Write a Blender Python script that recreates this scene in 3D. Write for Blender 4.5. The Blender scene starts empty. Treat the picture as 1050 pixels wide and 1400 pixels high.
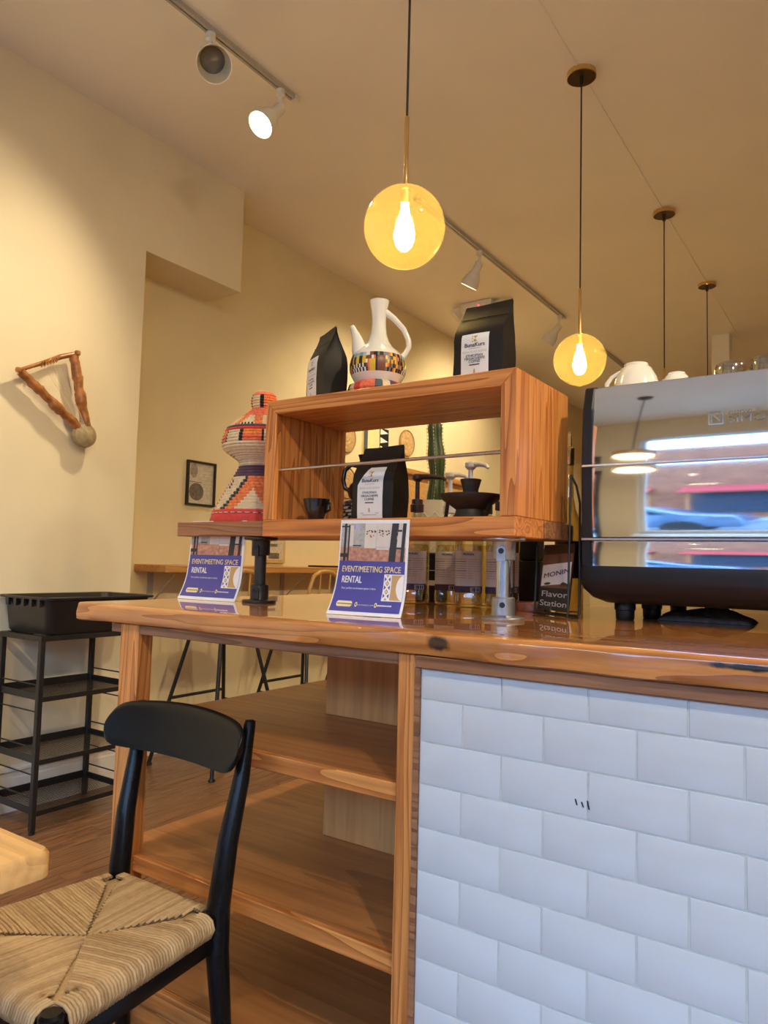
import bpy, bmesh, math, random
import numpy as np
from mathutils import Vector, Matrix
rnd = random.Random(7)
PI = math.pi
scene = bpy.context.scene
C = scene.collection

# ------------------------------------------------------------------ camera (photo taken as 1050x1400)
F, EYE = 999.0, 1.14
_A = np.array([-948 - 525, 733 - 700, F]); _B = np.array([1204 - 525, 787 - 700, F])
_Y = _B / np.linalg.norm(_B); _X = -_A / np.linalg.norm(_A); _X = _X - _Y * (_X @ _Y); _X /= np.linalg.norm(_X)
RR = np.array([_X, _Y, np.cross(_X, _Y)])
cam_d = bpy.data.cameras.new('camera'); cam = bpy.data.objects.new('camera', cam_d); C.objects.link(cam)
cam_d.sensor_fit = 'VERTICAL'; cam_d.sensor_height = 36.0; cam_d.lens = F / 1400 * 36; cam_d.clip_start = 0.02
m = Matrix.Identity(4)
for i in range(3):
    m[i][0] = RR[i, 0]; m[i][1] = -RR[i, 1]; m[i][2] = -RR[i, 2]
m[2][3] = EYE
cam.matrix_world = m
scene.camera = cam

def ray(x, y): return RR @ np.array([x - 525, y - 700, F])
def onY(x, y, v): d = ray(x, y); p = d * (v / d[1]); return Vector((p[0], p[1], p[2] + EYE))
def onX(x, y, v): d = ray(x, y); p = d * (v / d[0]); return Vector((p[0], p[1], p[2] + EYE))
def onZ(x, y, v): d = ray(x, y); p = d * ((v - EYE) / d[2]); return Vector((p[0], p[1], p[2] + EYE))

# ------------------------------------------------------------------ sky, exposure, window daylight
world = bpy.data.worlds.new('world'); scene.world = world; world.use_nodes = True
bg = world.node_tree.nodes['Background']
bg.inputs[0].default_value = (0.27, 0.54, 1.0, 1); bg.inputs[1].default_value = 11.8
vs = scene.view_settings
vs.view_transform = 'Standard'; vs.look = 'None'; vs.exposure = 0.34; vs.gamma = 1.0; vs.use_curve_mapping = False
WIN = (-1.80, 3.05, 0.50, 2.85)     # shop window x0 x1 z0 z1, in the wall behind the camera
WY = -2.80
pl = bpy.data.lights.new('window_portal', 'AREA'); pl.shape = 'RECTANGLE'; pl.size = WIN[1] - WIN[0]; pl.size_y = WIN[3] - WIN[2]
pl.cycles.is_portal = True
po = bpy.data.objects.new('window_portal', pl); C.objects.link(po)
po.location = ((WIN[0] + WIN[1]) / 2, WY - 0.10, (WIN[2] + WIN[3]) / 2); po.rotation_euler = (PI / 2, 0, 0)

WARM = (1.0, 0.82, 0.54)
# ------------------------------------------------------------------ materials
def new_mat(name):
    mt = bpy.data.materials.new(name); mt.use_nodes = True
    nt = mt.node_tree; return mt, nt, nt.nodes['Principled BSDF'], nt.nodes, nt.links

def plain(name, col, rough=0.5, metal=0.0, var=0.06, scale=30, bump=0.0, coat=0.0, spec=None, emit=None, es=0):
    mt, nt, b, N, L = new_mat(name)
    b.inputs['Roughness'].default_value = rough; b.inputs['Metallic'].default_value = metal
    b.inputs['Coat Weight'].default_value = coat; b.inputs['Coat Roughness'].default_value = 0.04
    if spec is not None: b.inputs['Specular IOR Level'].default_value = spec
    tc = N.new('ShaderNodeTexCoord'); nz = N.new('ShaderNodeTexNoise'); nz.inputs['Scale'].default_value = scale; nz.inputs['Detail'].default_value = 4
    L.new(tc.outputs['Object'], nz.inputs['Vector'])
    rp = N.new('ShaderNodeValToRGB')
    rp.color_ramp.elements[0].position = 0.3; rp.color_ramp.elements[1].position = 0.7
    rp.color_ramp.elements[0].color = tuple(c * (1 - var) for c in col) + (1,)
    rp.color_ramp.elements[1].color = tuple(min(1, c * (1 + var)) for c in col) + (1,)
    L.new(nz.outputs['Fac'], rp.inputs['Fac']); L.new(rp.outputs['Color'], b.inputs['Base Color'])
    if bump:
        bp = N.new('ShaderNodeBump'); bp.inputs['Strength'].default_value = bump; bp.inputs['Distance'].default_value = 0.01
        L.new(nz.outputs['Fac'], bp.inputs['Height']); L.new(bp.outputs['Normal'], b.inputs['Normal'])
    if emit:
        b.inputs['Emission Color'].default_value = emit + (1,); b.inputs['Emission Strength'].default_value = es
    return mt

def wood(name, c_light, c_dark, axis, freq=9.0, rough=0.42, coat=0.0, contrast=1.0, bump=0.12, knots=(), stretch=0.05, rings=9.0):
    """long grain along axis (0,1,2); growth-ring lines made from a stretched, distorted band texture"""
    mt, nt, b, N, L = new_mat(name)
    tc = N.new('ShaderNodeTexCoord'); oi = N.new('ShaderNodeObjectInfo')
    off = N.new('ShaderNodeVectorMath'); off.operation = 'MULTIPLY'; off.inputs[1].default_value = (3.1, 5.7, 4.3)
    cmb = N.new('ShaderNodeCombineXYZ')
    for i in range(3): L.new(oi.outputs['Random'], cmb.inputs[i])
    L.new(cmb.outputs[0], off.inputs[0])
    add = N.new('ShaderNodeVectorMath'); add.operation = 'ADD'
    L.new(tc.outputs['Object'], add.inputs[0]); L.new(off.outputs[0], add.inputs[1])
    mp = N.new('ShaderNodeMapping'); s = [1.0, 1.0, 1.0]; s[axis] = stretch; mp.inputs['Scale'].default_value = s
    L.new(add.outputs[0], mp.inputs['Vector'])
    n1 = N.new('ShaderNodeTexNoise'); n1.inputs['Scale'].default_value = freq * 1.7; n1.inputs['Detail'].default_value = 2; n1.inputs['Distortion'].default_value = 0.4
    L.new(mp.outputs[0], n1.inputs['Vector'])
    mul = N.new('ShaderNodeMath'); mul.operation = 'MULTIPLY'; mul.inputs[1].default_value = rings; L.new(n1.outputs['Fac'], mul.inputs[0])
    fr = N.new('ShaderNodeMath'); fr.operation = 'FRACT'; L.new(mul.outputs[0], fr.inputs[0])
    n2 = N.new('ShaderNodeTexNoise'); n2.inputs['Scale'].default_value = freq * 16; n2.inputs['Detail'].default_value = 3
    L.new(mp.outputs[0], n2.inputs['Vector'])
    rp = N.new('ShaderNodeValToRGB'); e = rp.color_ramp.elements
    e[0].position = 0.0; e[0].color = c_light + (1,)
    e[1].position = 1.0; e[1].color = tuple(a + (d - a) * contrast for a, d in zip(c_light, c_dark)) + (1,)
    k = e.new(0.55); k.color = tuple(a + (d - a) * 0.22 * contrast for a, d in zip(c_light, c_dark)) + (1,)
    L.new(fr.outputs[0], rp.inputs['Fac'])
    mx = N.new('ShaderNodeMix'); mx.data_type = 'RGBA'; mx.blend_type = 'MULTIPLY'; mx.inputs[0].default_value = 0.55
    r2 = N.new('ShaderNodeValToRGB'); r2.color_ramp.elements[0].position = 0.3; r2.color_ramp.elements[1].position = 0.62
    r2.color_ramp.elements[0].color = (0.62, 0.55, 0.5, 1); r2.color_ramp.elements[1].color = (1, 1, 1, 1)
    L.new(n2.outputs['Fac'], r2.inputs['Fac']); L.new(rp.outputs['Color'], mx.inputs[6]); L.new(r2.outputs['Color'], mx.inputs[7])
    last = mx.outputs[2]
    for (kp, kr, kc) in knots:
        vm = N.new('ShaderNodeVectorMath'); vm.operation = 'SUBTRACT'; vm.inputs[1].default_value = kp; L.new(tc.outputs['Object'], vm.inputs[0])
        sc = N.new('ShaderNodeVectorMath'); sc.operation = 'DIVIDE'; sc.inputs[1].default_value = kr; L.new(vm.outputs[0], sc.inputs[0])
        nn = N.new('ShaderNodeTexNoise'); nn.inputs['Scale'].default_value = 60; nn.inputs['Detail'].default_value = 3; L.new(tc.outputs['Object'], nn.inputs['Vector'])
        ln = N.new('ShaderNodeVectorMath'); ln.operation = 'LENGTH'; L.new(sc.outputs[0], ln.inputs[0])
        ad = N.new('ShaderNodeMath'); ad.operation = 'ADD'; L.new(ln.outputs['Value'], ad.inputs[0]); L.new(nn.outputs['Fac'], ad.inputs[1])
        kr2 = N.new('ShaderNodeValToRGB'); kr2.color_ramp.elements[0].position = 0.72; kr2.color_ramp.elements[0].color = (1, 1, 1, 1)
        kr2.color_ramp.elements[1].position = 1.0; kr2.color_ramp.elements[1].color = (0, 0, 0, 1)
        ad2 = N.new('ShaderNodeMath'); ad2.operation = 'MULTIPLY'; ad2.inputs[1].default_value = 0.66; L.new(ad.outputs[0], ad2.inputs[0])
        L.new(ad2.outputs[0], kr2.inputs['Fac'])
        mk = N.new('ShaderNodeMix'); mk.data_type = 'RGBA'; L.new(kr2.outputs['Color'], mk.inputs[0]); L.new(last, mk.inputs[6]); mk.inputs[7].default_value = kc + (1,)
        last = mk.outputs[2]
    L.new(last, b.inputs['Base Color'])
    b.inputs['Roughness'].default_value = rough; b.inputs['Coat Weight'].default_value = coat; b.inputs['Coat Roughness'].default_value = 0.02
    bp = N.new('ShaderNodeBump'); bp.inputs['Strength'].default_value = bump; bp.inputs['Distance'].default_value = 0.004
    L.new(fr.outputs[0], bp.inputs['Height']); L.new(bp.outputs['Normal'], b.inputs['Normal'])
    return mt

def thin_glass(name, tint, gloss=0.12, rough=0.02):
    mt = bpy.data.materials.new(name); mt.use_nodes = True; nt = mt.node_tree; N = nt.nodes; L = nt.links
    for n in list(N): N.remove(n)
    out = N.new('ShaderNodeOutputMaterial'); mix = N.new('ShaderNodeMixShader'); tr = N.new('ShaderNodeBsdfTransparent'); gl = N.new('ShaderNodeBsdfGlossy')
    lw = N.new('ShaderNodeLayerWeight'); lw.inputs['Blend'].default_value = 0.35
    rp = N.new('ShaderNodeMapRange'); rp.inputs['To Min'].default_value = gloss * 0.45; rp.inputs['To Max'].default_value = min(1, gloss * 5)
    L.new(lw.outputs['Facing'], rp.inputs['Value']); L.new(rp.outputs[0], mix.inputs[0])
    nz = N.new('ShaderNodeTexNoise'); nz.inputs['Scale'].default_value = 6; cr = N.new('ShaderNodeValToRGB')
    cr.color_ramp.elements[0].color = tuple(c * 0.94 for c in tint) + (1,); cr.color_ramp.elements[1].color = tint + (1,)
    L.new(nz.outputs['Fac'], cr.inputs['Fac']); L.new(cr.outputs['Color'], tr.inputs[0])
    gl.inputs['Roughness'].default_value = rough
    L.new(tr.outputs[0], mix.inputs[1]); L.new(gl.outputs[0], mix.inputs[2]); L.new(mix.outputs[0], out.inputs[0])
    return mt

def amber_glass():
    mt = thin_glass('amber_glass', (0.98, 0.86, 0.50), 0.10, 0.03); nt = mt.node_tree; N = nt.nodes; L = nt.links
    out = [n for n in N if n.type == 'OUTPUT_MATERIAL'][0]; src = out.inputs[0].links[0].from_socket
    tl = N.new('ShaderNodeBsdfTranslucent'); tl.inputs[0].default_value = (0.95, 0.72, 0.22, 1)
    mx = N.new('ShaderNodeMixShader'); mx.inputs[0].default_value = 0.07
    L.new(src, mx.inputs[1]); L.new(tl.outputs[0], mx.inputs[2]); L.new(mx.outputs[0], out.inputs[0]); return mt

def emissive(name, col, s):
    mt = bpy.data.materials.new(name); mt.use_nodes = True; nt = mt.node_tree; N = nt.nodes; L = nt.links
    for n in list(N): N.remove(n)
    out = N.new('ShaderNodeOutputMaterial'); em = N.new('ShaderNodeEmission'); em.inputs[0].default_value = col + (1,); em.inputs[1].default_value = s
    L.new(em.outputs[0], out.inputs[0]); return mt

def rush_mat():
    mt, nt, b, N, L = new_mat('rush_cord'); b.inputs['Roughness'].default_value = 0.65
    g = N.new('ShaderNodeNewGeometry'); tc = N.new('ShaderNodeTexCoord'); nz = N.new('ShaderNodeTexNoise'); nz.inputs['Scale'].default_value = 90; nz.inputs['Detail'].default_value = 3
    L.new(tc.outputs['Object'], nz.inputs['Vector'])
    ad = N.new('ShaderNodeMath'); ad.operation = 'ADD'; L.new(g.outputs['Random Per Island'], ad.inputs[0]); L.new(nz.outputs['Fac'], ad.inputs[1])
    hf = N.new('ShaderNodeMath'); hf.operation = 'MULTIPLY'; hf.inputs[1].default_value = 0.5; L.new(ad.outputs[0], hf.inputs[0])
    rp = N.new('ShaderNodeValToRGB'); e = rp.color_ramp.elements; e[0].position = 0.15; e[0].color = (0.34, 0.205, 0.09, 1); e[1].position = 0.85; e[1].color = (0.62, 0.44, 0.24, 1)
    L.new(hf.outputs[0], rp.inputs['Fac']); L.new(rp.outputs['Color'], b.inputs['Base Color'])
    return mt
FIR_L, FIR_D = (0.80, 0.335, 0.09), (0.44, 0.13, 0.025)
MT = dict(
    wall=plain('cream_wall_paint', (0.80, 0.70, 0.49), 0.75, var=0.03, scale=3, bump=0.02),
    wall2=plain('yellow_cream_wall_paint', (0.80, 0.68, 0.42), 0.75, var=0.04, scale=3, bump=0.02),
    ceil=plain('ceiling_paint', (0.90, 0.84, 0.73), 0.7, var=0.03, scale=1.5, bump=0.02),
    basebd=plain('white_gloss_paint', (0.80, 0.76, 0.68), 0.35, var=0.02),
    firx=wood('fir_grain_x', FIR_L, FIR_D, 0), firy=wood('fir_grain_y', FIR_L, FIR_D, 1), firz=wood('fir_grain_z', FIR_L, FIR_D, 2),
    brownx=wood('brown_board_x', (0.40, 0.19, 0.09), (0.20, 0.08, 0.035), 0),
    browny=wood('brown_board_y', (0.40, 0.19, 0.09), (0.20, 0.08, 0.035), 1),
    shelfw=wood('shelf_plywood', (0.50, 0.215, 0.07), (0.33, 0.125, 0.038), 0, freq=3, rough=0.38, contrast=0.7, bump=0.03),
    ply=wood('plywood_panel', (0.70, 0.33, 0.11), (0.56, 0.24, 0.07), 2, freq=3, rough=0.5, contrast=0.5, bump=0.02),
    table=wood('table_maple', (0.78, 0.46, 0.17), (0.60, 0.30, 0.09), 0, freq=4, rough=0.35, contrast=0.6, bump=0.02),
    ledge=wood('ledge_wood', (0.62, 0.32, 0.10), (0.40, 0.18, 0.05), 1, freq=7, contrast=0.7),
    plank=wood('floor_oak', (0.30, 0.145, 0.065), (0.13, 0.055, 0.025), 1, freq=10, rough=0.33, coat=0.15, contrast=0.9),
    blackwood=plain('black_lacquer', (0.006, 0.006, 0.007), 0.26, var=0.1, scale=50, bump=0.0, spec=0.22),
    blackmetal=plain('black_metal', (0.015, 0.014, 0.014), 0.42, var=0.1),
    blackplastic=plain('black_plastic', (0.018, 0.017, 0.017), 0.38, var=0.08, scale=120, bump=0.02),
    greyplastic=plain('grey_black_plastic', (0.014, 0.014, 0.018), 0.38, var=0.06, scale=120, spec=0.3),
    bag=plain('matte_black_foil', (0.017, 0.014, 0.012), 0.50, var=0.15, scale=25, bump=0.08, spec=0.28),
    white=plain('white_paper', (0.86, 0.87, 0.89), 0.5, var=0.015),
    labelgrey=plain('faded_label_paper', (0.90, 0.86, 0.83), 0.6, var=0.03),
    porcelain=plain('white_porcelain', (0.86, 0.84, 0.78), 0.12, var=0.01, coat=0.5),
    tile=plain('white_glazed_tile', (0.64, 0.67, 0.70), 0.09, var=0.02, scale=8, coat=0.3),
    grout=plain('grey_grout', (0.60, 0.62, 0.60), 0.85, var=0.08, scale=60, bump=0.05),
    galv=plain('galvanized_metal', (0.42, 0.43, 0.44), 0.34, 0.85, var=0.15, scale=40, bump=0.03),
    steel=plain('polished_pipe', (0.62, 0.66, 0.70), 0.22, 1.0, var=0.05),
    darkpipe=plain('dark_iron_pipe', (0.045, 0.038, 0.034), 0.36, 0.4, var=0.2, scale=30, bump=0.05),
    rod=plain('brushed_rod', (0.60, 0.56, 0.54), 0.25, 1.0, var=0.05),
    mirror=plain('polished_stainless', (0.86, 0.86, 0.87), 0.045, 1.0, var=0.01, scale=4),
    emboss=plain('embossed_steel', (0.66, 0.64, 0.60), 0.18, 1.0, var=0.02),
    brass=plain('brass', (0.72, 0.52, 0.22), 0.25, 1.0, var=0.08),
    bronze=plain('aged_bronze', (0.09, 0.055, 0.03), 0.3, 0.7, var=0.15),
    cord=plain('black_cord', (0.012, 0.010, 0.009), 0.6),
    lampwhite=plain('white_lamp_enamel', (0.80, 0.76, 0.68), 0.35, var=0.02),
    lampinner=plain('lamp_reflector', (0.85, 0.76, 0.55), 0.3, var=0.02),
    lens=plain('grey_lamp_lens', (0.20, 0.18, 0.155), 0.25, var=0.1),
    track=plain('track_grey', (0.46, 0.42, 0.36), 0.4, var=0.05),
    trackslot=plain('track_slot', (0.10, 0.09, 0.08), 0.5),
    clay=plain('black_clay', (0.030, 0.020, 0.016), 0.5, var=0.2, scale=40, bump=0.1),
    blackgloss=plain('black_glazed_clay', (0.010, 0.009, 0.009), 0.18, var=0.1, coat=0.4),
    brownplastic=plain('brown_pump_plastic', (0.055, 0.022, 0.016), 0.3),
    whiteplastic=plain('white_pump_plastic', (0.84, 0.80, 0.74), 0.3, var=0.02),
    cactus=plain('cactus_skin', (0.035, 0.06, 0.015), 0.4, var=0.35, scale=18, bump=0.05),
    spine=plain('pale_areole', (0.62, 0.58, 0.40), 0.8),
    creampot=plain('cream_pot', (0.80, 0.72, 0.50), 0.5, var=0.03),
    red=plain('red_cloth', (0.66, 0.055, 0.040), 0.65, var=0.1, scale=90, bump=0.05),
    salmon=plain('coral_straw', (0.78, 0.17, 0.09), 0.6, var=0.2, scale=120),
    orange=plain('orange_straw', (0.80, 0.26, 0.06), 0.6, var=0.25, scale=120),
    straw=plain('natural_straw', (0.74, 0.61, 0.40), 0.65, var=0.12, scale=90, bump=0.05),
    strawd=plain('dark_natural_straw', (0.52, 0.40, 0.25), 0.65, var=0.15, scale=90, bump=0.05),  # darker tone of the natural straw
    slate=plain('slate_straw', (0.07, 0.10, 0.12), 0.6, var=0.2, scale=90),
    purple=plain('purple_straw', (0.09, 0.045, 0.085), 0.6, var=0.2, scale=90),
    yellow=plain('yellow_paint', (0.80, 0.52, 0.03), 0.35),
    brown=plain('brown_paint', (0.20, 0.075, 0.045), 0.35),
    black=plain('black_ink', (0.012, 0.012, 0.013), 0.4),
    grey=plain('grey_ink', (0.22, 0.21, 0.20), 0.5),
    lilac=plain('lilac_paint', (0.50, 0.50, 0.72), 0.35), teal=plain('teal_paint', (0.16, 0.48, 0.52), 0.35),
    blue=plain('indigo_print', (0.075, 0.07, 0.36), 0.42, var=0.05, scale=15),
    cream=plain('cream_print', (0.90, 0.76, 0.40), 0.45), tan=plain('tan_print', (0.56, 0.36, 0.15), 0.45),
    gold=plain('gold_print', (0.58, 0.36, 0.06), 0.4), greytext=plain('pale_grey_print', (0.50, 0.47, 0.40), 0.5), navy=plain('navy_print', (0.06, 0.06, 0.10), 0.5),
    ph_floor=plain('photo_print_floor', (0.50, 0.25, 0.18), 0.45, var=0.35, scale=110),
    ph_wall=plain('photo_print_wall', (0.72, 0.66, 0.60), 0.45, var=0.05), ph_grey=plain('photo_print_grey', (0.45, 0.45, 0.44), 0.45, var=0.2, scale=90),
    ph_dark=plain('photo_print_dark', (0.03, 0.03, 0.034), 0.45),
    rush=rush_mat(),
    krarwood=plain('carved_krar_wood', (0.34, 0.13, 0.035), 0.3, var=0.5, scale=26, bump=0.35),
    hide=plain('hide_skin', (0.36, 0.27, 0.15), 0.7, var=0.25, scale=30, bump=0.25),
    string=plain('krar_string', (0.70, 0.62, 0.45), 0.5),
    news=plain('news_print', (0.58, 0.52, 0.42), 0.5, var=0.16, scale=45), newsmid=plain('news_print_mid', (0.30, 0.26, 0.20), 0.5, var=0.4, scale=40), newsdark=plain('news_print_dark', (0.16, 0.13, 0.10), 0.5, var=0.4, scale=60),
    framegold=plain('pale_gold_frame', (0.60, 0.45, 0.18), 0.4),
    basket=plain('woven_plate_straw', (0.55, 0.37, 0.16), 0.7, var=0.25, scale=40, bump=0.1), basketrim=plain('woven_plate_rim', (0.36, 0.21, 0.08), 0.7, var=0.2),
    bentwood=plain('bentwood', (0.62, 0.36, 0.12), 0.35, var=0.1, scale=8),
    rattan=plain('rattan', (0.42, 0.18, 0.04), 0.55, var=0.25, scale=80, bump=0.1),
    darkcloth=plain('dark_grey_cloth', (0.10, 0.08, 0.075), 0.9, var=0.3, scale=60, bump=0.5),
    rubber=plain('black_rubber', (0.010, 0.010, 0.010), 0.45),
    copper=plain('copper_tin', (0.40, 0.15, 0.09), 0.35, 0.6),
    paleglass=plain('pale_jug_plastic', (0.52, 0.56, 0.48), 0.35),
    brick=plain('street_brick', (0.20, 0.055, 0.02), 0.8, var=0.25, scale=2), asphalt=plain('asphalt', (0.10, 0.10, 0.11), 0.85, var=0.15, scale=8),
    pavement=plain('concrete_pavement', (0.20, 0.20, 0.20), 0.85, var=0.1, scale=4), winglass=plain('dark_window_glass', (0.02, 0.03, 0.045), 0.5, spec=0.1),
    carpaint=plain('silver_blue_car_paint', (0.10, 0.16, 0.26), 0.2, 0.4, coat=0.6), awning=plain('red_awning', (0.35, 0.02, 0.02), 0.7),
    stone=plain('orange_surround', (0.42, 0.13, 0.04), 0.8),
    glass=thin_glass('clear_glass', (0.97, 0.98, 0.97), 0.10), amber=amber_glass(),
    bottle=thin_glass('bottle_glass', (0.93, 0.90, 0.74), 0.16), syrup=thin_glass('pale_syrup', (0.88, 0.80, 0.55), 0.03), tumbler=thin_glass('tumbler_glass', (0.97, 0.96, 0.92), 0.20),
    goldglass=thin_glass('gold_glass', (0.85, 0.72, 0.38), 0.25), bulb=emissive('lit_bulb', (1.0, 0.78, 0.42), 78.0), lit=emissive('lit_lamp', (1.0, 0.84, 0.52), 24.0),
    led=emissive('red_led', (1.0, 0.05, 0.10), 3.0),
)

# ------------------------------------------------------------------ mesh helpers
class MB:
    def __init__(s): s.v = []; s.f = []; s.m = []
    def quad(s, a, b, c, d, mi=0):
        k = len(s.v); s.v += [tuple(a), tuple(b), tuple(c), tuple(d)]; s.f.append((k, k + 1, k + 2, k + 3)); s.m.append(mi)
    def box(s, x0, x1, y0, y1, z0, z1, mi=0):
        k = len(s.v)
        s.v += [(x, y, z) for z in (z0, z1) for x, y in ((x0, y0), (x1, y0), (x1, y1), (x0, y1))]
        for f in ((3, 2, 1, 0), (4, 5, 6, 7), (0, 1, 5, 4), (1, 2, 6, 5), (2, 3, 7, 6), (3, 0, 4, 7)):
            s.f.append(tuple(k + i for i in f)); s.m.append(mi)
        return s
    def bar(s, a, b, w, h, mi=0, up=(0, 0, 1)):
        a, b = Vector(a), Vector(b); d = (b - a).normalized(); u = Vector(up)
        if abs(d.dot(u)) > 0.95: u = Vector((1, 0, 0))
        r = d.cross(u).normalized(); u = r.cross(d).normalized(); k = len(s.v)
        for p in (a, b):
            for sx, sy in ((-1, -1), (1, -1), (1, 1), (-1, 1)): s.v.append(tuple(p + r * (sx * w / 2) + u * (sy * h / 2)))
        for f in ((3, 2, 1, 0), (4, 5, 6, 7), (0, 1, 5, 4), (1, 2, 6, 5), (2, 3, 7, 6), (3, 0, 4, 7)):
            s.f.append(tuple(k + i for i in f)); s.m.append(mi)
        return s
    def tube(s, pts, r, n=8, mi=0, cap=True, ell=None, up=(0, 0, 1)):
        pts = [Vector(p) for p in pts]; rs = r if isinstance(r, (list, tuple)) else [r] * len(pts)
        k = len(s.v); u = Vector(up); N = len(pts)
        for i, p in enumerate(pts):
            d = (pts[min(i + 1, N - 1)] - pts[max(i - 1, 0)]).normalized()
            if abs(d.dot(u)) > 0.97 and i == 0: u = Vector((1, 0, 0)) if abs(d.x) < 0.9 else Vector((0, 1, 0))
            a = d.cross(u).normalized(); u2 = a.cross(d).normalized()
            if ell is None: u = u2
            ra = rs[i]; rb = ra if ell is None else ell[i] if isinstance(ell, (list, tuple)) else ra * ell
            for j in range(n):
                t = 2 * PI * j / n; s.v.append(tuple(p + a * (ra * math.cos(t)) + u2 * (rb * math.sin(t))))
        for i in range(N - 1):
            for j in range(n):
                q = k + i * n; s.f.append((q + j, q + (j + 1) % n, q + n + (j + 1) % n, q + n + j)); s.m.append(mi)
        if cap:
            s.f.append(tuple(k + j for j in reversed(range(n)))); s.m.append(mi)
            s.f.append(tuple(k + (N - 1) * n + j for j in range(n))); s.m.append(mi)
        return s
    def lathe(s, prof, n=32, c=(0, 0, 0), mi=0, matf=None, axis=None):
        """prof: (r, h) points; axis: optional direction (default up)"""
        c = Vector(c); d = Vector(axis).normalized() if axis else Vector((0, 0, 1))
        a = d.orthogonal().normalized() if axis else Vector((1, 0, 0)); b = d.cross(a)
        k = len(s.v); N = len(prof)
        for (r, h) in prof:
            r = max(r, 1e-5)
            for j in range(n):
                t = 2 * PI * j / n; s.v.append(tuple(c + d * h + a * (r * math.cos(t)) + b * (r * math.sin(t))))
        for i in range(N - 1):
            for j in range(n):
                q = k + i * n; s.f.append((q + j, q + (j + 1) % n, q + n + (j + 1) % n, q + n + j))
                s.m.append(matf(i, j) if matf else mi)
        return s
    def prism(s, poly, axis, a0, a1, mi=0):
        def P(p, a): return (a, p[0], p[1]) if axis == 0 else (p[0], a, p[1]) if axis == 1 else (p[0], p[1], a)
        k = len(s.v); n = len(poly)
        s.v += [P(p, a0) for p in poly] + [P(p, a1) for p in poly]
        s.f.append(tuple(range(k, k + n))); s.m.append(mi); s.f.append(tuple(reversed(range(k + n, k + 2 * n)))); s.m.append(mi)
        for i in range(n):
            j = (i + 1) % n; s.f.append((k + j, k + i, k + n + i, k + n + j)); s.m.append(mi)
        return s
    def grid(s, fn, nu, nv, mi=0, matf=None, flip=False):
        k = len(s.v)
        for i in range(nu + 1):
            for j in range(nv + 1): s.v.append(tuple(fn(i / nu, j / nv)))
        for i in range(nu):
            for j in range(nv):
                a = k + i * (nv + 1) + j; q = (a, a + nv + 1, a + nv + 2, a + 1)
                s.f.append(q[::-1] if flip else q); s.m.append(matf(i, j) if matf else mi)
        return s
    def add(s, vs, fs, mi=0):
        k = len(s.v); s.v += [tuple(v) for v in vs]; s.f += [tuple(k + i for i in f) for f in fs]; s.m += [mi] * len(fs); return s
    def loft(s, rings, mi=0, cap0=False, cap1=False):
        k = len(s.v); n = len(rings[0])
        for r in rings: s.v += [tuple(p) for p in r]
        for i in range(len(rings) - 1):
            for j in range(n):
                q = k + i * n; s.f.append((q + j, q + (j + 1) % n, q + n + (j + 1) % n, q + n + j)); s.m.append(mi)
        if cap0: s.f.append(tuple(k + j for j in reversed(range(n)))); s.m.append(mi)
        if cap1: s.f.append(tuple(k + (len(rings) - 1) * n + j for j in range(n))); s.m.append(mi)
        return s

def tag(o, label=None, cat=None, group=None, kind=None):
    if label: o['label'] = label
    if cat: o['category'] = cat
    if group: o['group'] = group
    if kind: o['kind'] = kind
    return o
INV = {}
def thing(name, label, cat, loc=(0, 0, 0), rz=0.0, group=None):
    o = bpy.data.objects.new(name, None); C.objects.link(o); o.empty_display_size = 0.05
    o.location = loc; o.rotation_euler = (0, 0, rz); tag(o, label, cat, group)
    INV[o.name] = (Matrix.Translation(Vector(loc)) @ Matrix.Rotation(rz, 4, 'Z')).inverted()
    return o
def root_of(o):
    while o.parent: o = o.parent
    return o
def obj(name, mb, mat, parent=None, local=False, bevel=0.0, segs=1, smooth=False, label=None, kind=None, flat_angle=38):
    mats = mat if isinstance(mat, (list, tuple)) else [mat]
    me = bpy.data.meshes.new(name); vs_ = [Vector(v) for v in mb.v]
    if parent is None:
        xs, ys, zs = zip(*mb.v); loc = Vector(((min(xs) + max(xs)) / 2, (min(ys) + max(ys)) / 2, min(zs)))
        vs_ = [v - loc for v in vs_]
    elif not local:
        r = root_of(parent); inv = INV.get(r.name) or r.matrix_basis.inverted(); vs_ = [inv @ v for v in vs_]
    me.from_pydata(vs_, [], mb.f)
    for m_ in mats: me.materials.append(MT[m_])
    if len(mats) > 1: me.polygons.foreach_set('material_index', mb.m)
    bm = bmesh.new(); bm.from_mesh(me)
    if bevel:
        bmesh.ops.remove_doubles(bm, verts=bm.verts, dist=1e-6)
        bmesh.ops.recalc_face_normals(bm, faces=bm.faces)
        ed = [e for e in bm.edges if len(e.link_faces) == 2 and e.calc_face_angle(0) > 0.5]
        bmesh.ops.bevel(bm, geom=ed, offset=bevel, segments=segs, profile=0.5, affect='EDGES')
    bm.to_mesh(me); bm.free()
    if smooth or segs > 1:
        me.polygons.foreach_set('use_smooth', [True] * len(me.polygons)); me.set_sharp_from_angle(angle=math.radians(flat_angle))
    me.update()
    o = bpy.data.objects.new(name, me); C.objects.link(o)
    if parent is None: o.location = loc
    else: o.parent = parent
    if label: o['label'] = label
    if kind: o['kind'] = kind
    return o
def single(name, mb, mat, label, cat, group=None, **k):
    return tag(obj(name, mb, mat, **k), label, cat, group)
def struct(name, mb, mat, parent=None, **k):
    o = obj(name, mb, mat, parent, **k)
    if parent is None: o['kind'] = 'structure'
    return o
def copy_tree(o, parent=None):
    c = o.copy(); C.objects.link(c); c.parent = parent
    for ch in [x for x in o.children]: copy_tree(ch, c)
    return c
_tc = {}
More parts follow.
